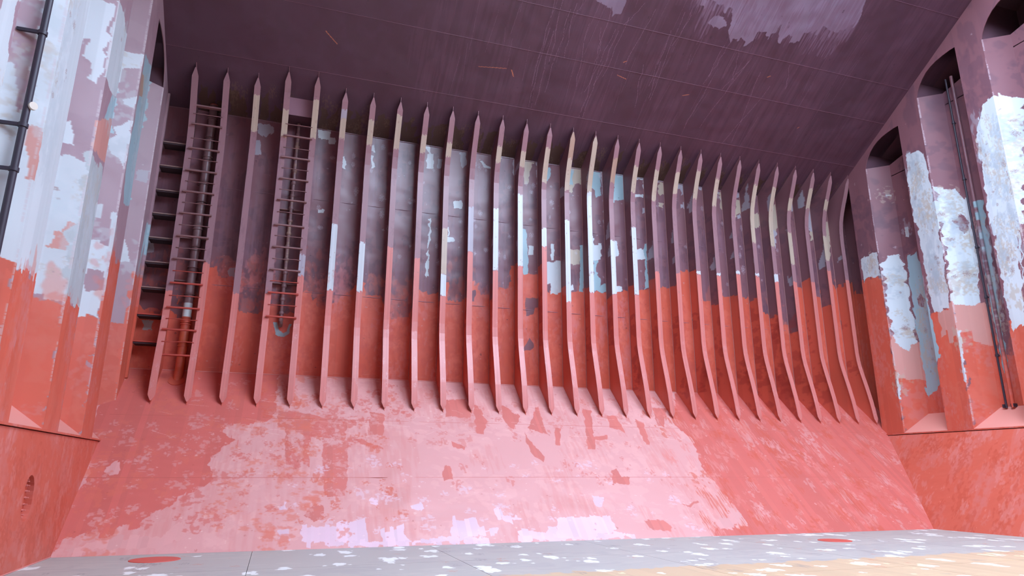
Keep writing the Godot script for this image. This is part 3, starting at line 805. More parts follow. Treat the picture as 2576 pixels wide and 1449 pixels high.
func build_shell() -> void:
	var f := setting("wall_back", Vector3(0, YH, 0), "ship's side plating, purple above and red below, patched grey-white", "hull plating")
	var uv := func(x: float, y: float) -> Vector2: return uv_in(R_SHELL, x, y)
	var edges := [-1.6]
	for i in 29:
		edges.append(i * BAY)
	edges.append(23.3)
	for i in edges.size() - 1:
		var a: float = edges[i]
		var b: float = edges[i + 1]
		var at := func(x: float, y: float) -> Vector3:
			var t := (x - a) / (b - a)
			return Vector3(x, y, -0.02 * sin(PI * t) * sin(PI * t) * minf(1.0, minf(y - 3.95, 11.6 - y) * 2.0))
		var s := Shape.new(f.position)
		slab(s, at, uv, a, b, 10, 3.95, 11.6, 14, Vector3(0, 0, -1), 0.05)
		put("shell_plate", s, mat.shell, f)
		if i > 0 and i < edges.size() - 2:
			for e in [[9.22, mat.bead], [6.4, mat.bead], [YH + 0.1, mat.beadred]]:
				bead(f, Vector3(a + 0.03, e[0], -0.014 if e[0] < 5 else -0.012), Vector3(b - 0.03, e[0], -0.014 if e[0] < 5 else -0.012), e[1], 0.008)
	bead(f, Vector3(XL, YC - 0.03, 0.0), Vector3(XR, YC - 0.03, 0.0), mat.bead, 0.012)

func build_ceiling() -> void:
	var f := setting("ceiling", Vector3(0, YC, 0), "dark purple sloping topside tank plating, scratched, with pale patches", "hull plating")
	var at := func(x: float, z: float) -> Vector3: return Vector3(x, YC + TC * z, z)
	var uv := func(x: float, z: float) -> Vector2: return uv_in(R_CEIL, x, z)
	var n := Vector3(0, 1, -TC).normalized()
	var xs := [-1.6, 6.6, 15.0, 23.3]
	var zs := [-0.1, 1.53, 3.06, 4.18, 6.3, 8.52]
	for i in 3:
		for j in 5:
			var s := Shape.new(f.position)
			slab(s, at, uv, xs[i + 1], xs[i], 8, zs[j], zs[j + 1], 4, n, 0.03)
			put("topside_plate", s, mat.ceil, f)
	for k in [1.53, 3.06, 4.18, 6.3]:
		bead(f, at.call(XL, k), at.call(XR, k), mat.beadceil, 0.006)
	for x in [6.6, 15.0]:
		bead(f, at.call(x, 0.1), at.call(x, 8.4), mat.beadceil, 0.004)

func near_faces(side: int) -> Array:
	var out := []
	if side == 0:
		out.append([-0.1, 0.93])
		for k in 13:
			out.append([2.6 + 2.45 * k, minf(3.46 + 2.45 * k, ZW)])
	else:
		for k in 13:
			out.append([1.14 + 2.42 * k, 1.99 + 2.42 * k])
	return out

func build_bulkhead(side: int) -> void:
	var xn: float = XR if side else XL
	var out := 1.0 if side else -1.0          # away from the hold
	var y0: float = STOOL_R if side else STOOL_L
	var r: Rect2 = R_RIGHT if side else R_LEFT
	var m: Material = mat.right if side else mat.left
	var f := setting("wall_right" if side else "wall_left", Vector3(xn, y0, 0), "corrugated steel bulkhead with twin thin pipes, white patches over purple and red" if side else "corrugated steel bulkhead with a thick black pipe, mostly white above red", "bulkhead")
	var faces := near_faces(side)
	var face := func(za: float, xa: float, zb: float, xb: float, bot: float, top_a: float, top_b: float, called: String) -> void:
		var s := Shape.new(f.position)
		var p := [Vector3(xa, bot, za), Vector3(xb, bot, zb), Vector3(xb, top_b, zb), Vector3(xa, top_a, za)]
		if side == 0:
			p = [p[1], p[0], p[3], p[2]]
		var u := []
		for q in p:
			u.append(uv_in(r, q.z, q.y))
		s.quad(p[0], p[1], p[2], p[3], u[0], u[1], u[2], u[3])
		var d := Vector3(out * 0.02, 0, 0)
		s.quad(p[1] + d, p[0] + d, p[3] + d, p[2] + d, u[1], u[0], u[3], u[2])
		for i in 4:
			var k := (i + 1) % 4
			s.quad(p[i] + d, p[k] + d, p[k], p[i], u[i], u[k], u[k], u[i])
		put(called, s, m, f)
	var xd := xn + out * DEEP
	if side == 1:
		face.call(-0.1, xd, 1.14 - WEB, xd, y0 - 0.4, 11.6, 12.1, "recess_face")
		face.call(1.14 - WEB, xd, 1.14, xn, y0 - 0.4, 12.05, 12.3, "web_face")
	for k in faces.size():
		var a: float = faces[k][0]
		var b: float = faces[k][1]
		face.call(a, xn, b, xn, y0, ceil_y(a), ceil_y(b), "near_face")
		if k + 1 >= faces.size():
			break
		var c: float = faces[k + 1][0]
		var arched := c < 9.0
		# the corrugation stops under an arch; above it the bulkhead is hollow
		var ya := ceil_y(b) - 0.6 - (0.9 if side and k == 2 else 0.0)
		var top_b := ya + 0.02 if arched else DECK
		var top_c := ya + 0.12 if arched else DECK
		face.call(b, xn, b + WEB, xd, y0, top_b, top_c, "web_face")
		face.call(b + WEB, xd, c - WEB, xd, y0, top_c, top_c + (0.2 if arched else 0.0), "recess_face")
		face.call(c - WEB, xd, c, xn, y0, top_c + (0.2 if arched else 0.0), top_c + (0.25 if arched else 0.0), "web_face")
		if arched:
			var pts := PackedVector2Array()
			var w := c - b
			var h := ceil_y(c) - 0.64 - (0.85 if side and k == 2 else 0.0) - ya
			for e in [[0.0, 0.0], [0.04, 0.2], [0.1, 0.38], [0.19, 0.57], [0.3, 0.73], [0.42, 0.84], [0.56, 0.92], [0.72, 0.97], [0.88, 1.0], [1.0, 1.0]]:
				pts.append(Vector2(b + e[0] * w, ya + e[1] * h))
			pts.append(Vector2(c, ceil_y(c) + 0.02))
			pts.append(Vector2(b, ceil_y(b) + 0.02))
			var s := Shape.new(f.position)
			s.plate_x(pts, xn, xn + out * 0.02, func(p): return uv_in(r, 0.3, 12.6 + fmod(p.z, 1.0)))
			put("arch_plate", s, m, f)
			# hollow above the corrugation
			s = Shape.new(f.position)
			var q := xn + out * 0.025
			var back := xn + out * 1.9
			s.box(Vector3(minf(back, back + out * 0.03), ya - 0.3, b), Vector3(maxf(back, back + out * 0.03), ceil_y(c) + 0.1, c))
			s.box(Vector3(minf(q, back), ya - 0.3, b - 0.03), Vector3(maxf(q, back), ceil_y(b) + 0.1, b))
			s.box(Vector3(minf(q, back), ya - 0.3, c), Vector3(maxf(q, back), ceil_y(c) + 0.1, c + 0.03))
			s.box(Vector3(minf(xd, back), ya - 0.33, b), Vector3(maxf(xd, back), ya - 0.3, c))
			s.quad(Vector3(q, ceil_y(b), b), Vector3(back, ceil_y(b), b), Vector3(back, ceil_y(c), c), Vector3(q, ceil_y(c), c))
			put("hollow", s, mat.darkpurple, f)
		# sloping shedder plate at the foot of the recess
		var sp := Shape.new(f.position)
		var hs := 0.62
		var p := [Vector3(xn, y0 + 0.004, b), Vector3(xd, y0 + hs, b + WEB), Vector3(xd, y0 + hs, c - WEB), Vector3(xn, y0 + 0.004, c)]
		if side == 0:
			p.reverse()
		sp.quad(p[3], p[2], p[1], p[0], Vector2(0.1, 0.1), Vector2(0.1, 0.5), Vector2(0.3, 0.5), Vector2(0.3, 0.1))
		put("shedder_plate", sp, mat.litshed, f)
	# closing plate far behind
	var bk := Shape.new(f.position)
	var xb := xn + out * 2.2
	bk.box(Vector3(minf(xb, xb + out * 0.3), -0.4, -0.5), Vector3(maxf(xb, xb + out * 0.3), DECK + 0.3, ZW + 0.5))
	put("backing", bk, mat.darkpurple, f)

func build_stools() -> void:
	# the end with the black pipe: upright plate with an oval manhole
	var f := setting("bulkhead_stool", Vector3(XL, 0, 8), "upright red stool plate with an oval bolted manhole under the bulkhead", "stool plate")
	var s := Shape.new(f.position)
	var uvl := func(p: Vector3) -> Vector2: return Vector2(p.z / 9.0, 1.0 - p.y / 2.3)
	var hole := PackedVector2Array()
	for k in 28:
		hole.append(Vector2(6.03, 1.1) + Vector2(cos(TAU * k / 28) * 0.235, signf(sin(TAU * k / 28)) * pow(absf(sin(TAU * k / 28)), 0.8) * 0.36))
	var lo := Vector2(5.5, 0.4)
	var hi := Vector2(6.6, 1.8)
	var x0 := XL
	var x1 := XL - 0.03
	for e in [[-0.3, 0.0, lo.x, 2.15], [hi.x, 0.0, ZW, 2.15], [lo.x, 0.0, hi.x, lo.y], [lo.x, hi.y, hi.x, 2.15]]:
		s.box(Vector3(x1, e[1], e[0]), Vector3(x0, e[3], e[2]), uvl)
	var sq := PackedVector2Array()
	for k in 28:
		var d := (hole[k] - Vector2(6.03, 1.1)).normalized()
		var t := minf((hi.x - 6.03 if d.x > 0 else 6.03 - lo.x) / maxf(absf(d.x), 1e-4), (hi.y - 1.1 if d.y > 0 else 1.1 - lo.y) / maxf(absf(d.y), 1e-4))
		sq.append(Vector2(6.03, 1.1) + d * t)
	# corners of the square
	for k in 28:
		var k2 := (k + 1) % 28
		var a := [hole[k], hole[k2], sq[k2], sq[k]]
		var p := []
		for q in a:
			p.append(Vector3(x0, q.y, q.x))
		s.quad(p[0], p[1], p[2], p[3], uvl.call(p[0]), uvl.call(p[1]), uvl.call(p[2]), uvl.call(p[3]))
		if (sq[k] - sq[k2]).length() > 0.01 and absf(sq[k].x - sq[k2].x) > 0.001 and absf(sq[k].y - sq[k2].y) > 0.001:
			var c := Vector2(hi.x if sq[k].x + sq[k2].x > 12.06 else lo.x, hi.y if sq[k].y + sq[k2].y > 2.2 else lo.y)
			var pc := Vector3(x0, c.y, c.x)
			s.tri(p[3], p[2], pc, uvl.call(p[3]), uvl.call(p[2]), uvl.call(pc))
		s.quad(p[1], p[0], p[0] - Vector3(0.11, 0, 0), p[1] - Vector3(0.11, 0, 0), uvl.call(p[1]), uvl.call(p[0]), uvl.call(p[0]), uvl.call(p[1]))
	put("stool_plate", s, mat.stool_left, f)
	s = Shape.new(f.position)
	s.box(Vector3(XL - 1.6, 2.165, -0.3), Vector3(XL + 0.035, 2.2, ZW), uvl)
	put("stool_top", s, mat.stool_left, f)
	bead(f, Vector3(XL, 0.01, ZH - 0.1), Vector3(XL, 0.01, 27), mat.beadred, 0.012)
	# the other end: plate sloping into the hold
	f = setting("bulkhead_stool", Vector3(21.5, 0, 8), "sloping red stool plate under the bulkhead with twin thin pipes", "stool plate")
	s = Shape.new(f.position)
	var a := Vector3(20.55, 0, 0)
	var b := Vector3(22.4, STOOL_R - 0.06, 0)
	var z0 := -0.3
	var uvr := func(z: float, y: float) -> Vector2: return Vector2(z / 10.0, 1.0 - y / 2.9)
	s.quad(a + Vector3(0, 0, ZW), a + Vector3(0, 0, z0), b + Vector3(0, 0, z0), b + Vector3(0, 0, ZW), uvr.call(ZW, 0.0), uvr.call(z0, 0.0), uvr.call(z0, 2.7), uvr.call(ZW, 2.7))
	var d := Vector3(0.03, -0.02, 0)
	s.quad(a + d + Vector3(0, 0, z0), a + d + Vector3(0, 0, ZW), b + d + Vector3(0, 0, ZW), b + d + Vector3(0, 0, z0))
	put("stool_plate", s, mat.stool_right, f)
	s = Shape.new(f.position)
	s.box(Vector3(22.385, STOOL_R - 0.04, -0.3), Vector3(24.3, STOOL_R, ZW), func(p): return Vector2(p.z / 10.0, 0.5))
	put("stool_top", s, mat.stool_right, f)

func build_rest() -> void:
	# deck with the hatch opening
	var f := setting("ceiling_deck", Vector3(11, DECK, 16), "steel deck around the open cargo hatch overhead", "deck")
	for e in [[-4.0, -0.5, HATCH[0], ZW + 0.5], [HATCH[1], -0.5, 26.0, ZW + 0.5], [HATCH[0], -0.5, HATCH[1], HATCH[2]], [HATCH[0], HATCH[3], HATCH[1], ZW + 0.5]]:
		var s := Shape.new(f.position)
		s.box(Vector3(e[0], DECK, e[1]), Vector3(e[2], DECK + 0.3, e[3]))
		put("deck_plate", s, mat.purple, f)
	for e in [[HATCH[0] - 0.1, HATCH[2], HATCH[0], HATCH[3]], [HATCH[1], HATCH[2], HATCH[1] + 0.1, HATCH[3]], [HATCH[0] - 0.1, HATCH[2] - 0.1, HATCH[1] + 0.1, HATCH[2]], [HATCH[0] - 0.1, HATCH[3], HATCH[1] + 0.1, HATCH[3] + 0.1]]:
		var s := Shape.new(f.position)
		s.box(Vector3(e[0], DECK + 0.3, e[1]), Vector3(e[2], DECK + 1.3, e[3]))
		put("coaming_plate", s, mat.purple, f)
	# outer side of the ship behind the ribs
	f = setting("wall_outer", Vector3(11, 0, -0.4), "outer skin of the ship behind the side plating", "hull plating")
	var o := Shape.new(f.position)
	o.box(Vector3(-4, -0.5, -0.8), Vector3(26, DECK + 0.3, -0.4))
	put("outer_skin", o, mat.darkpurple, f)
	# the opposite side of the hold, behind the viewer
	f = setting("wall_front", Vector3(11, 0, ZW), "opposite side of the hold with its hopper and topside slopes", "hull plating")
	o = Shape.new(f.position)
	o.box(Vector3(-4, -0.5, ZW), Vector3(26, DECK + 0.3, ZW + 0.4))
	put("shell_plate", o, mat.purple, f)
	o = Shape.new(f.position)
	o.quad(Vector3(-3, 0, ZW - ZH), Vector3(-3, YH, ZW), Vector3(25, YH, ZW), Vector3(25, 0, ZW - ZH))
	put("hopper_plate", o, mat.pink, f)
	o = Shape.new(f.position)
	o.quad(Vector3(-3, YC, ZW), Vector3(-3, DECK, ZW - 8.5), Vector3(25, DECK, ZW - 8.5), Vector3(25, YC, ZW))
	put("topside_plate", o, mat.purple, f)

# ------------------------------------------------------------------ things
# outline of a rib's free edge: (z, y) from toe to tip
func rib_edge(tall: bool) -> Array:
	var e := [Vector2(1.0, 3.16), Vector2(0.985, 3.3), Vector2(0.94, 3.6), Vector2(0.885, 3.92), Vector2(0.785, 4.36), Vector2(0.675, 4.8), Vector2(0.6, 5.12), Vector2(0.56, 5.36), Vector2(0.54, 5.65), Vector2(0.54, 7.8), Vector2(0.54, 9.95), Vector2(0.555, 10.28), Vector2(0.615, 10.63), Vector2(0.72, 10.96), Vector2(0.85, 11.28), Vector2(0.99, 11.59), Vector2(1.12, 11.9), Vector2(1.2, 12.15)]
	if tall:
		e.pop_back()
		e.append(Vector2(1.27, 12.12))
		e.append(Vector2(1.43, 12.36))
	return e

func build_ribs() -> void:
	var order := ["first", "second", "third", "fourth", "fifth", "sixth", "seventh", "eighth", "ninth", "tenth", "eleventh", "twelfth", "thirteenth", "fourteenth", "fifteenth", "sixteenth", "seventeenth", "eighteenth", "nineteenth", "twentieth", "twenty-first", "twenty-second", "twenty-third", "twenty-fourth", "twenty-fifth", "twenty-sixth", "twenty-seventh", "twenty-eighth", "twenty-ninth"]
	for i in 29:
		var x := i * BAY
		var look := "plain purple above red"
		for e in FLANGE_PAINT[i]:
			if e[0] == "cream" and e[1] > 10.5:
				look = "cream band near its top"
		for e in FLANGE_PAINT[i]:
			if e[0] == "white" and e[1] - e[2] > 0.5:
				look = "long white streak mid-height"
		var holds: String = {0: ", outer side of the thick pipe's ladder", 1: ", inner side of the thick pipe's ladder", 3: ", first side of the thin pipe's ladder", 4: ", second side of the thin pipe's ladder"}.get(i, ", " + look)
		var n := thing("hull_rib", Vector3(x, YH, 0), "%s steel hull rib from the black-pipe bulkhead%s" % [order[i], holds], "rib", "upright ribs along the ship's side")
		var tall := i == 3 or i == 4
		var edge := rib_edge(tall)
		var pts := PackedVector2Array([Vector2(0, YH - 0.02), Vector2(0, YC + 0.01)])
		pts.append(Vector2(1.54, YC + TC * 1.54 + 0.008) if tall else Vector2(1.23, YC + TC * 1.23 + 0.008))
		for k in range(edge.size() - 1, -1, -1):
			pts.append(edge[k])
		pts.append(Vector2(1.02, YH - 1.02 * YH / ZH - 0.008))
		var s := Shape.new(n.position)
		s.plate_x(pts, x - 0.007, x + 0.007, func(p): return uv_in(R_RIB, i + 0.04 + 0.9 * clampf(p.z / 1.6, 0, 1), p.y))
		put("web", s, mat.web, n)
		if i > 0:
			s = Shape.new(n.position)
			s.tube([Vector3(x - 0.011, YH + 0.02, 0.004), Vector3(x - 0.011, YC - 0.05, 0.004)], 0.008, 6)
			put("root_weld", s, mat.rootweld, n)
		# flange: a flat bar bent along the free edge, sniped to a point at both ends
		s = Shape.new(n.position)
		s.st.set_smooth_group(-1)
		var rings := []
		for k in edge.size():
			var a: Vector2 = edge[maxi(k - 1, 0)]
			var b: Vector2 = edge[mini(k + 1, edge.size() - 1)]
			var t := (b - a).normalized()
			var nn := Vector2(t.y, -t.x)       # towards the hold
			var half := 0.082
			if k == 0 or k == edge.size() - 1:
				half = 0.016
			var c: Vector2 = edge[k]
			var ring := []
			for q in [[-half, 0.0], [half, 0.0], [half, 0.018], [-half, 0.018]]:
				var w: Vector2 = c + nn * q[1]
				ring.append(Vector3(x + q[0], w.y, w.x))
			rings.append(ring)
		# insert the start of the snipe a little after each end
		var fine := []
		for k in rings.size():
			fine.append(rings[k])
			if k == rings.size() - 2:
				var mid := []
				for q in 4:
					var full: Vector3 = rings[k][q]
					var tip: Vector3 = rings[k + 1][q]
					var p := full.lerp(tip, 0.12)
					p.x = full.x
					mid.append(p)
				fine.append(mid)
		for k in fine.size() - 1:
			for q in 4:
				var q2 := (q + 1) % 4
				var p := [fine[k][q], fine[k][q2], fine[k + 1][q2], fine[k + 1][q]]
				var u := []
				for w in p:
					u.append(uv_in(R_RIB, i + 0.5 + (w.x - x) * 5.0, w.y))
				s.quad(p[0], p[1], p[2], p[3], u[0], u[1], u[2], u[3])
		for k in [0, fine.size() - 1]:
			s.quad(fine[k][0], fine[k][1], fine[k][2], fine[k][3], uv_in(R_RIB, i + 0.5, fine[k][0].y), uv_in(R_RIB, i + 0.5, fine[k][0].y), uv_in(R_RIB, i + 0.5, fine[k][0].y), uv_in(R_RIB, i + 0.5, fine[k][0].y))
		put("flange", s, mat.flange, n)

func build_ladder(first: int, treads: Array, rods: Array, inset: Array, label: String, red_below: float) -> void:
	var x0 := first * BAY
	var n := thing("ladder", Vector3(x0 + 0.4, treads[-1], 0.6), label, "ladder")
	for y in treads:
		var s := Shape.new(n.position)
		s.bar(x0 - 0.01 + rng.randf_range(-0.015, 0.015), x0 + 0.78, y, rib_z(y) + 0.055, 0.022, 0.03)
		put("tread", s, mat.rungred if y < red_below else mat.rung, n)
	for y in inset:
		var s := Shape.new(n.position)
		s.bar(x0 + 0.008, x0 + BAY - 0.008, y, rib_z(y) - 0.06, 0.022, 0.06)
		put("tread", s, mat.rungred if y < red_below else mat.rung, n)
	for y in rods:
		var s := Shape.new(n.position)
		var pts := []
		var sag := rng.randf_range(-0.012, 0.012)
		for k in 9:
			pts.append(Vector3(x0 + 0.02 + 0.74 * k / 8.0, y + sag * sin(TAU * k / 8.0), rib_z(y) + 0.03))
		s.tube(pts, 0.011, 8)
		put("rod", s, mat.rungred if y < red_below else mat.rung, n)

func rib_z(y: float) -> float:
	var e := rib_edge(false)
	for k in e.size() - 1:
		if y >= e[k].y and y <= e[k + 1].y:
			return lerpf(e[k].x, e[k + 1].x, (y - e[k].y) / (e[k + 1].y - e[k].y))
	return 0.54

func build_fittings() -> void:
	# ladders between ribs
	build_ladder(0, [10.72, 10.04, 9.39, 8.77, 8.15, 7.51, 6.88, 6.22, 5.57, 4.98], [11.0, 10.34, 9.74, 9.08, 8.46, 7.83, 7.19, 6.55, 5.89, 5.27, 4.66], [11.23, 4.32], "steel ladder of treads and thin rods in front of the thick pipe", 6.6)
	build_ladder(3, [10.77, 10.15, 9.5, 8.86, 8.11, 7.47, 6.82, 6.17, 5.51], [11.09, 10.45, 9.83, 9.18, 8.5, 7.8, 7.14, 6.5, 5.84], [], "steel ladder of treads and thin rods in front of the thin pipe", 6.6)
	# thick pipe with couplings, down into the hopper
	var n := thing("sounding_pipe", Vector3(0.44, 3.8, 0.2), "thick brown pipe with ring couplings, red at its foot, behind a ladder", "pipe")
	var band := func(p: Vector3) -> Vector2: return Vector2(0.5 + p.x * 0.3, (11.6 - p.y) / 8.0)
	var s := Shape.new(n.position)
	s.tube([Vector3(0.44, 11.62, 0.2), Vector3(0.44, 8.0, 0.2), Vector3(0.44, 4.1, 0.2), Vector3(0.42, 3.72, 0.24)], 0.112, 20, 1, band)
	put("pipe_run", s, mat.pipe, n)
	for y in [11.2, 10.55, 9.95, 9.2, 8.62, 7.9, 7.3, 6.72, 6.0, 5.25, 4.7]:
		var w := 0.05 if int(y * 10) % 2 else 0.03
		s = Shape.new(n.position)
		for dy in [-w, w]:
			s.tube([Vector3(0.44, y + dy - 0.018, 0.2), Vector3(0.44, y + dy + 0.018, 0.2)], 0.132, 20, 1, band)
		put("coupling", s, mat.pipe, n)
	s = Shape.new(n.position)
	var hn := Vector3(0, ZH, YH).normalized()
	var foot := Vector3(0.42, YH - 0.33 * YH / ZH, 0.33)
	s.tube([foot - hn * 0.02, foot + hn * 0.015], 0.2, 24)
	put("foot_ring", s, mat.red, n)
	for y in [9.6, 7.6, 6.4]:
		s = Shape.new(n.position)
		s.box(Vector3(0.02, y, 0.0), Vector3(0.78, y + 0.03, 0.13))
		put("bracket", s, mat.rung, n)
	# thin pipe with an elbow into the shell
	n = thing("air_pipe", Vector3(2.78, 5.3, 0.16), "thin brown pipe with many couplings and a pale elbow, behind a ladder", "pipe")
	s = Shape.new(n.position)
	s.tube([Vector3(2.78, 11.47, 0.16), Vector3(2.78, 8.5, 0.16), Vector3(2.78, 5.55, 0.16)], 0.05, 16, 1, band)
	put("pipe_run", s, mat.thinpipe, n)
	for k in 15:
		var y := 11.1 - k * 0.385
		s = Shape.new(n.position)
		s.tube([Vector3(2.78, y - 0.05, 0.16), Vector3(2.78, y - 0.03, 0.16), Vector3(2.78, y + 0.03, 0.16), Vector3(2.78, y + 0.05, 0.16)], [0.052, 0.07, 0.07, 0.052], 16, 1, band)
		put("coupling", s, mat.thinpipe, n)
	s = Shape.new(n.position)
	var el := []
	for k in 9:
		var w := PI / 2 * k / 8.0
		el.append(Vector3(2.78, 5.56 - 0.16 * sin(w), 0.0 + 0.16 * cos(w)))
	s.tube(el, 0.06, 16)
	put("elbow", s, mat.thinpipe, n)
	for y in [8.75, 6.55]:
		s = Shape.new(n.position)
		s.box(Vector3(BAY * 3 + 0.02, y, 0.0), Vector3(BAY * 4 - 0.02, y + 0.03, 0.12))
		put("bracket", s, mat.rung, n)
	# box between the two taller ribs
	n = thing("pipe_box", Vector3(2.8, 11.5, 0.3), "purple plate box between two tall ribs above the thin pipe", "box")
	var xa := 3 * BAY + 0.01
	var xb := 4 * BAY - 0.01
	s = Shape.new(n.position)
	var c := [Vector3(xa, 11.5, 0.6), Vector3(xb, 11.5, 0.6), Vector3(xb, 12.0, 0.74), Vector3(xa, 12.0, 0.74)]
	var th := Vector3(0, 0, -0.02)
	s.quad(c[0], c[1], c[2], c[3])
	s.quad(c[1] + th, c[0] + th, c[3] + th, c[2] + th)
	for k in 4:
		s.quad(c[k] + th, c[(k + 1) % 4] + th, c[(k + 1) % 4], c[k])
	put("front_plate", s, flat(Color8(148, 112, 126), 0.45), n)
	s = Shape.new(n.position)
	s.box(Vector3(xa, 11.5, 0.0), Vector3(xb, 11.52, 0.6))
	put("bottom_plate", s, mat.darkpurple, n)
	# step plates between the bulkhead and the first rib
	var names := ["topmost", "second highest", "third highest", "fourth highest", "middle", "fourth lowest", "third lowest", "second lowest", "lowest"]
	var ys := [10.24, 9.54, 8.83, 8.16, 7.48, 6.81, 6.12, 5.41, 4.7]
	for k in 9:
		var st := thing("step_plate", Vector3(-0.36, ys[k], 0.0), "%s flat step plate between black-pipe bulkhead and first rib" % names[k], "step plate", "step plates beside the first rib")
		s = Shape.new(st.position)
		s.bar(XL + 0.064, -0.012, ys[k] - 0.014, 0.19, 0.014, 0.19, 0.004)
		put("tread", s, mat.rungred if k > 6 else mat.step, st)
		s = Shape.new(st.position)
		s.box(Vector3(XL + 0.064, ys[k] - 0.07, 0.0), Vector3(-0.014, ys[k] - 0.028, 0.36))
		put("undershade", s, mat.stepshade, st)  # added dark strip standing in for shade under the tread
	# stiffener on the bulkhead that carries them
	n = thing("edge_bar", Vector3(XL, YH, 0.3), "narrow upright bar on the black-pipe bulkhead holding the step plates", "bar")
	s = Shape.new(n.position)
	s.box(Vector3(XL + 0.002, YH - 0.3, 0.28), Vector3(XL + 0.06, 11.7, 0.36), func(p): return uv_in(R_LEFT, 0.5, p.y))
	put("bar_face", s, mat.left, n)
	# black pipe on the first bulkhead
	n = thing("black_pipe", Vector3(-0.93, STOOL_L + 0.3, 8.6), "thick black upright pipe with clamps on the mostly white bulkhead", "pipe")
	s = Shape.new(n.position)
	s.tube([Vector3(-0.93, 2.5, 8.6), Vector3(-0.93, 8.0, 8.6), Vector3(-0.93, 16.5, 8.6)], 0.05, 18)
	put("pipe_run", s, mat.black, n)
	for y in [10.2, 7.95, 6.4, 5.7, 4.2]:
		s = Shape.new(n.position)
		s.tube([Vector3(-0.93, y - 0.03, 8.6), Vector3(-0.93, y + 0.03, 8.6)], 0.066, 18)
		var cl := put("clamp", s, mat.black, n)
		s = Shape.new(n.position)
		s.box(Vector3(-1.26, y - 0.025, 8.6), Vector3(-0.95, y + 0.025, 8.64))
		put("clamp_arm", s, mat.black, cl)
	s = Shape.new(n.position)
	s.tube([Vector3(-0.87, 6.72, 8.6), Vector3(-0.84, 6.72, 8.63)], 0.06, 16)
	put("cap", s, flat(Color8(206, 196, 180), 0.5), n)
	# twin pipes on the other bulkhead
	n = thing("dark_pipe", Vector3(23.09, 3.4, 5.04), "thin dark pipe in the bulkhead recess beside a paler pipe", "pipe")
	s = Shape.new(n.position)
	s.tube([Vector3(23.09, 3.35, 5.04), Vector3(23.09, 9, 5.04), Vector3(23.09, 14.2, 5.04)], 0.03, 14)
	put("pipe_run", s, mat.black, n)
	for y in [12.6, 10.6, 8.3, 6.7, 4.9]:
		s = Shape.new(n.position)
		s.tube([Vector3(23.09, y - 0.035, 5.04), Vector3(23.09, y + 0.035, 5.04)], 0.048, 14)
		var cl := put("clamp", s, mat.black, n)
		s = Shape.new(n.position)
		s.box(Vector3(23.09, y - 0.02, 5.03), Vector3(23.2, y + 0.02, 5.05))
		put("clamp_arm", s, mat.black, cl)
	s = Shape.new(n.position)
	s.box(Vector3(23.06, 3.36, 4.94), Vector3(23.2, 3.46, 5.0))
	put("foot", s, mat.black, n)
	n = thing("pale_pipe", Vector3(23.09, 3.4, 5.24), "pale painted pipe in the bulkhead recess beside a dark thin pipe", "pipe")
	s = Shape.new(n.position)
	s.tube([Vector3(23.09, 3.35, 5.24), Vector3(23.09, 9, 5.24), Vector3(23.09, 14.2, 5.24)], 0.05, 16, 1, func(p): return uv_in(R_RIGHT, 5.4, p.y))
	put("pipe_run", s, mat.right, n)
	s = Shape.new(n.position)
	s.box(Vector3(23.05, 3.36, 5.19), Vector3(23.2, 3.46, 5.29))
	put("foot", s, mat.black, n)
	# oval manhole cover with its bolts, set back in the stool plate
	n = thing("manhole_cover", Vector3(XL - 0.1, 1.1, 6.03), "oval bolted manhole cover set into the upright red stool plate", "manhole cover")
	s = Shape.new(n.position)
	var ring := PackedVector2Array()
	for k in 28:
		ring.append(Vector2(6.03 + cos(TAU * k / 28) * 0.25, 1.1 + sin(TAU * k / 28) * 0.38))
	s.plate_x(ring, XL - 0.12, XL - 0.1, func(_p): return Vector2(0.3, 0.5))
	var cover := put("cover_plate", s, mat.stool_left, n)
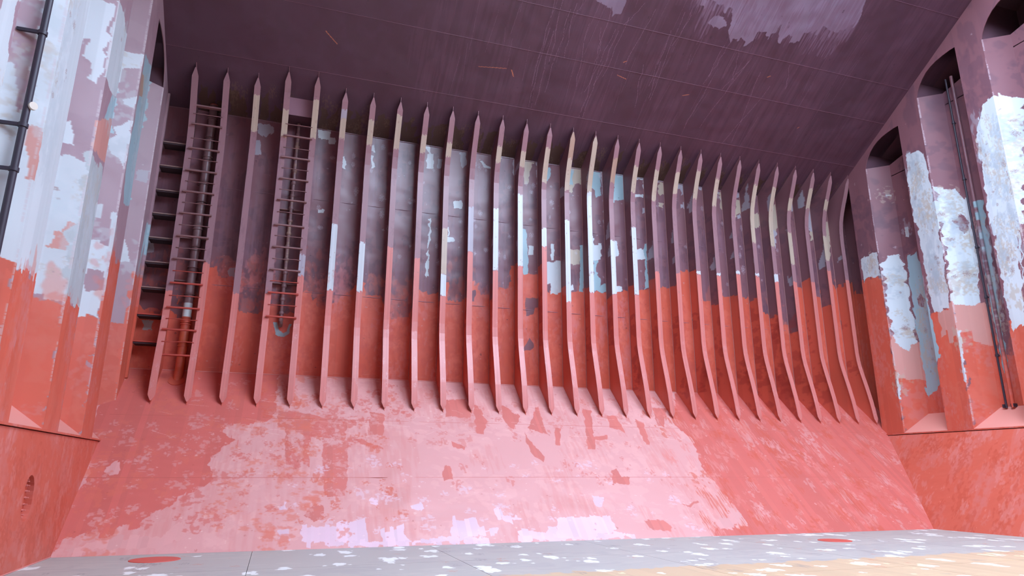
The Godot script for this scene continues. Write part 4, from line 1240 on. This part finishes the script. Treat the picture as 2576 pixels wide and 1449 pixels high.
	for k in 18:
		var w := TAU * k / 18
		var q := Vector3(XL - 0.1, 1.1 + sin(w) * 0.3, 6.03 + cos(w) * 0.18)
		s = Shape.new(n.position)
		s.tube([q, q + Vector3(0.025, 0, 0), q + Vector3(0.026, 0, 0), q + Vector3(0.06, 0, 0)], [0.022, 0.022, 0.012, 0.012], 6, -1)
		put("bolt", s, mat.pink, cover)
	# round covers in the floor
	for e in [[1.1, 5.12, 0.42, "round red cover in the grey floor near the black-pipe bulkhead"], [15.4, 5.98, 0.37, "round red cover in the grey floor near the twin-pipe bulkhead"]]:
		n = thing("floor_cover", Vector3(e[0], 0, e[1]), e[3], "floor cover", "round red covers in the hold floor")
		s = Shape.new(n.position)
		var p0 := Vector3(e[0], -0.002, e[1])
		s.tube([p0, p0 + Vector3(0, 0.008, 0), p0 + Vector3(0, 0.014, 0)], [e[2], e[2], e[2] - 0.012], 36)
		put("disc", s, flat(Color8(200, 86, 74), 0.5), n)

# ------------------------------------------------------------------ build
func _ready() -> void:
	var cam := Camera3D.new()
	cam.name = "camera"
	add_child(cam)
	cam.position = Vector3(2.993, 1.540, 19.328)
	cam.rotation = Vector3(0.26459, -0.32559, 0.00224)
	cam.fov = 46.186
	cam.near = 0.05
	cam.far = 200.0
	cam.current = true
	var we := WorldEnvironment.new()
	we.name = "environment"
	var env := Environment.new()
	env.background_mode = Environment.BG_SKY
	var sky := Sky.new()
	var sm := ProceduralSkyMaterial.new()
	sm.sky_top_color = Color(0.80, 0.885, 1.0)
	sm.sky_horizon_color = Color(0.88, 0.935, 1.0)
	sm.ground_bottom_color = Color(0.4, 0.4, 0.42)
	sm.ground_horizon_color = Color(0.6, 0.62, 0.66)
	sm.sky_energy_multiplier = 1.0
	sky.sky_material = sm
	env.sky = sky
	env.ambient_light_source = Environment.AMBIENT_SOURCE_BG
	env.tonemap_mode = Environment.TONE_MAPPER_LINEAR
	env.tonemap_exposure = 18.3
	env.sdfgi_enabled = true
	env.ssao_enabled = true
	env.ssil_enabled = true
	we.environment = env
	add_child(we)
	make_paint()
	build_floor()
	build_shell()
	build_hopper()
	build_ceiling()
	build_bulkhead(0)
	build_bulkhead(1)
	build_stools()
	build_rest()
	build_ribs()
	build_fittings()
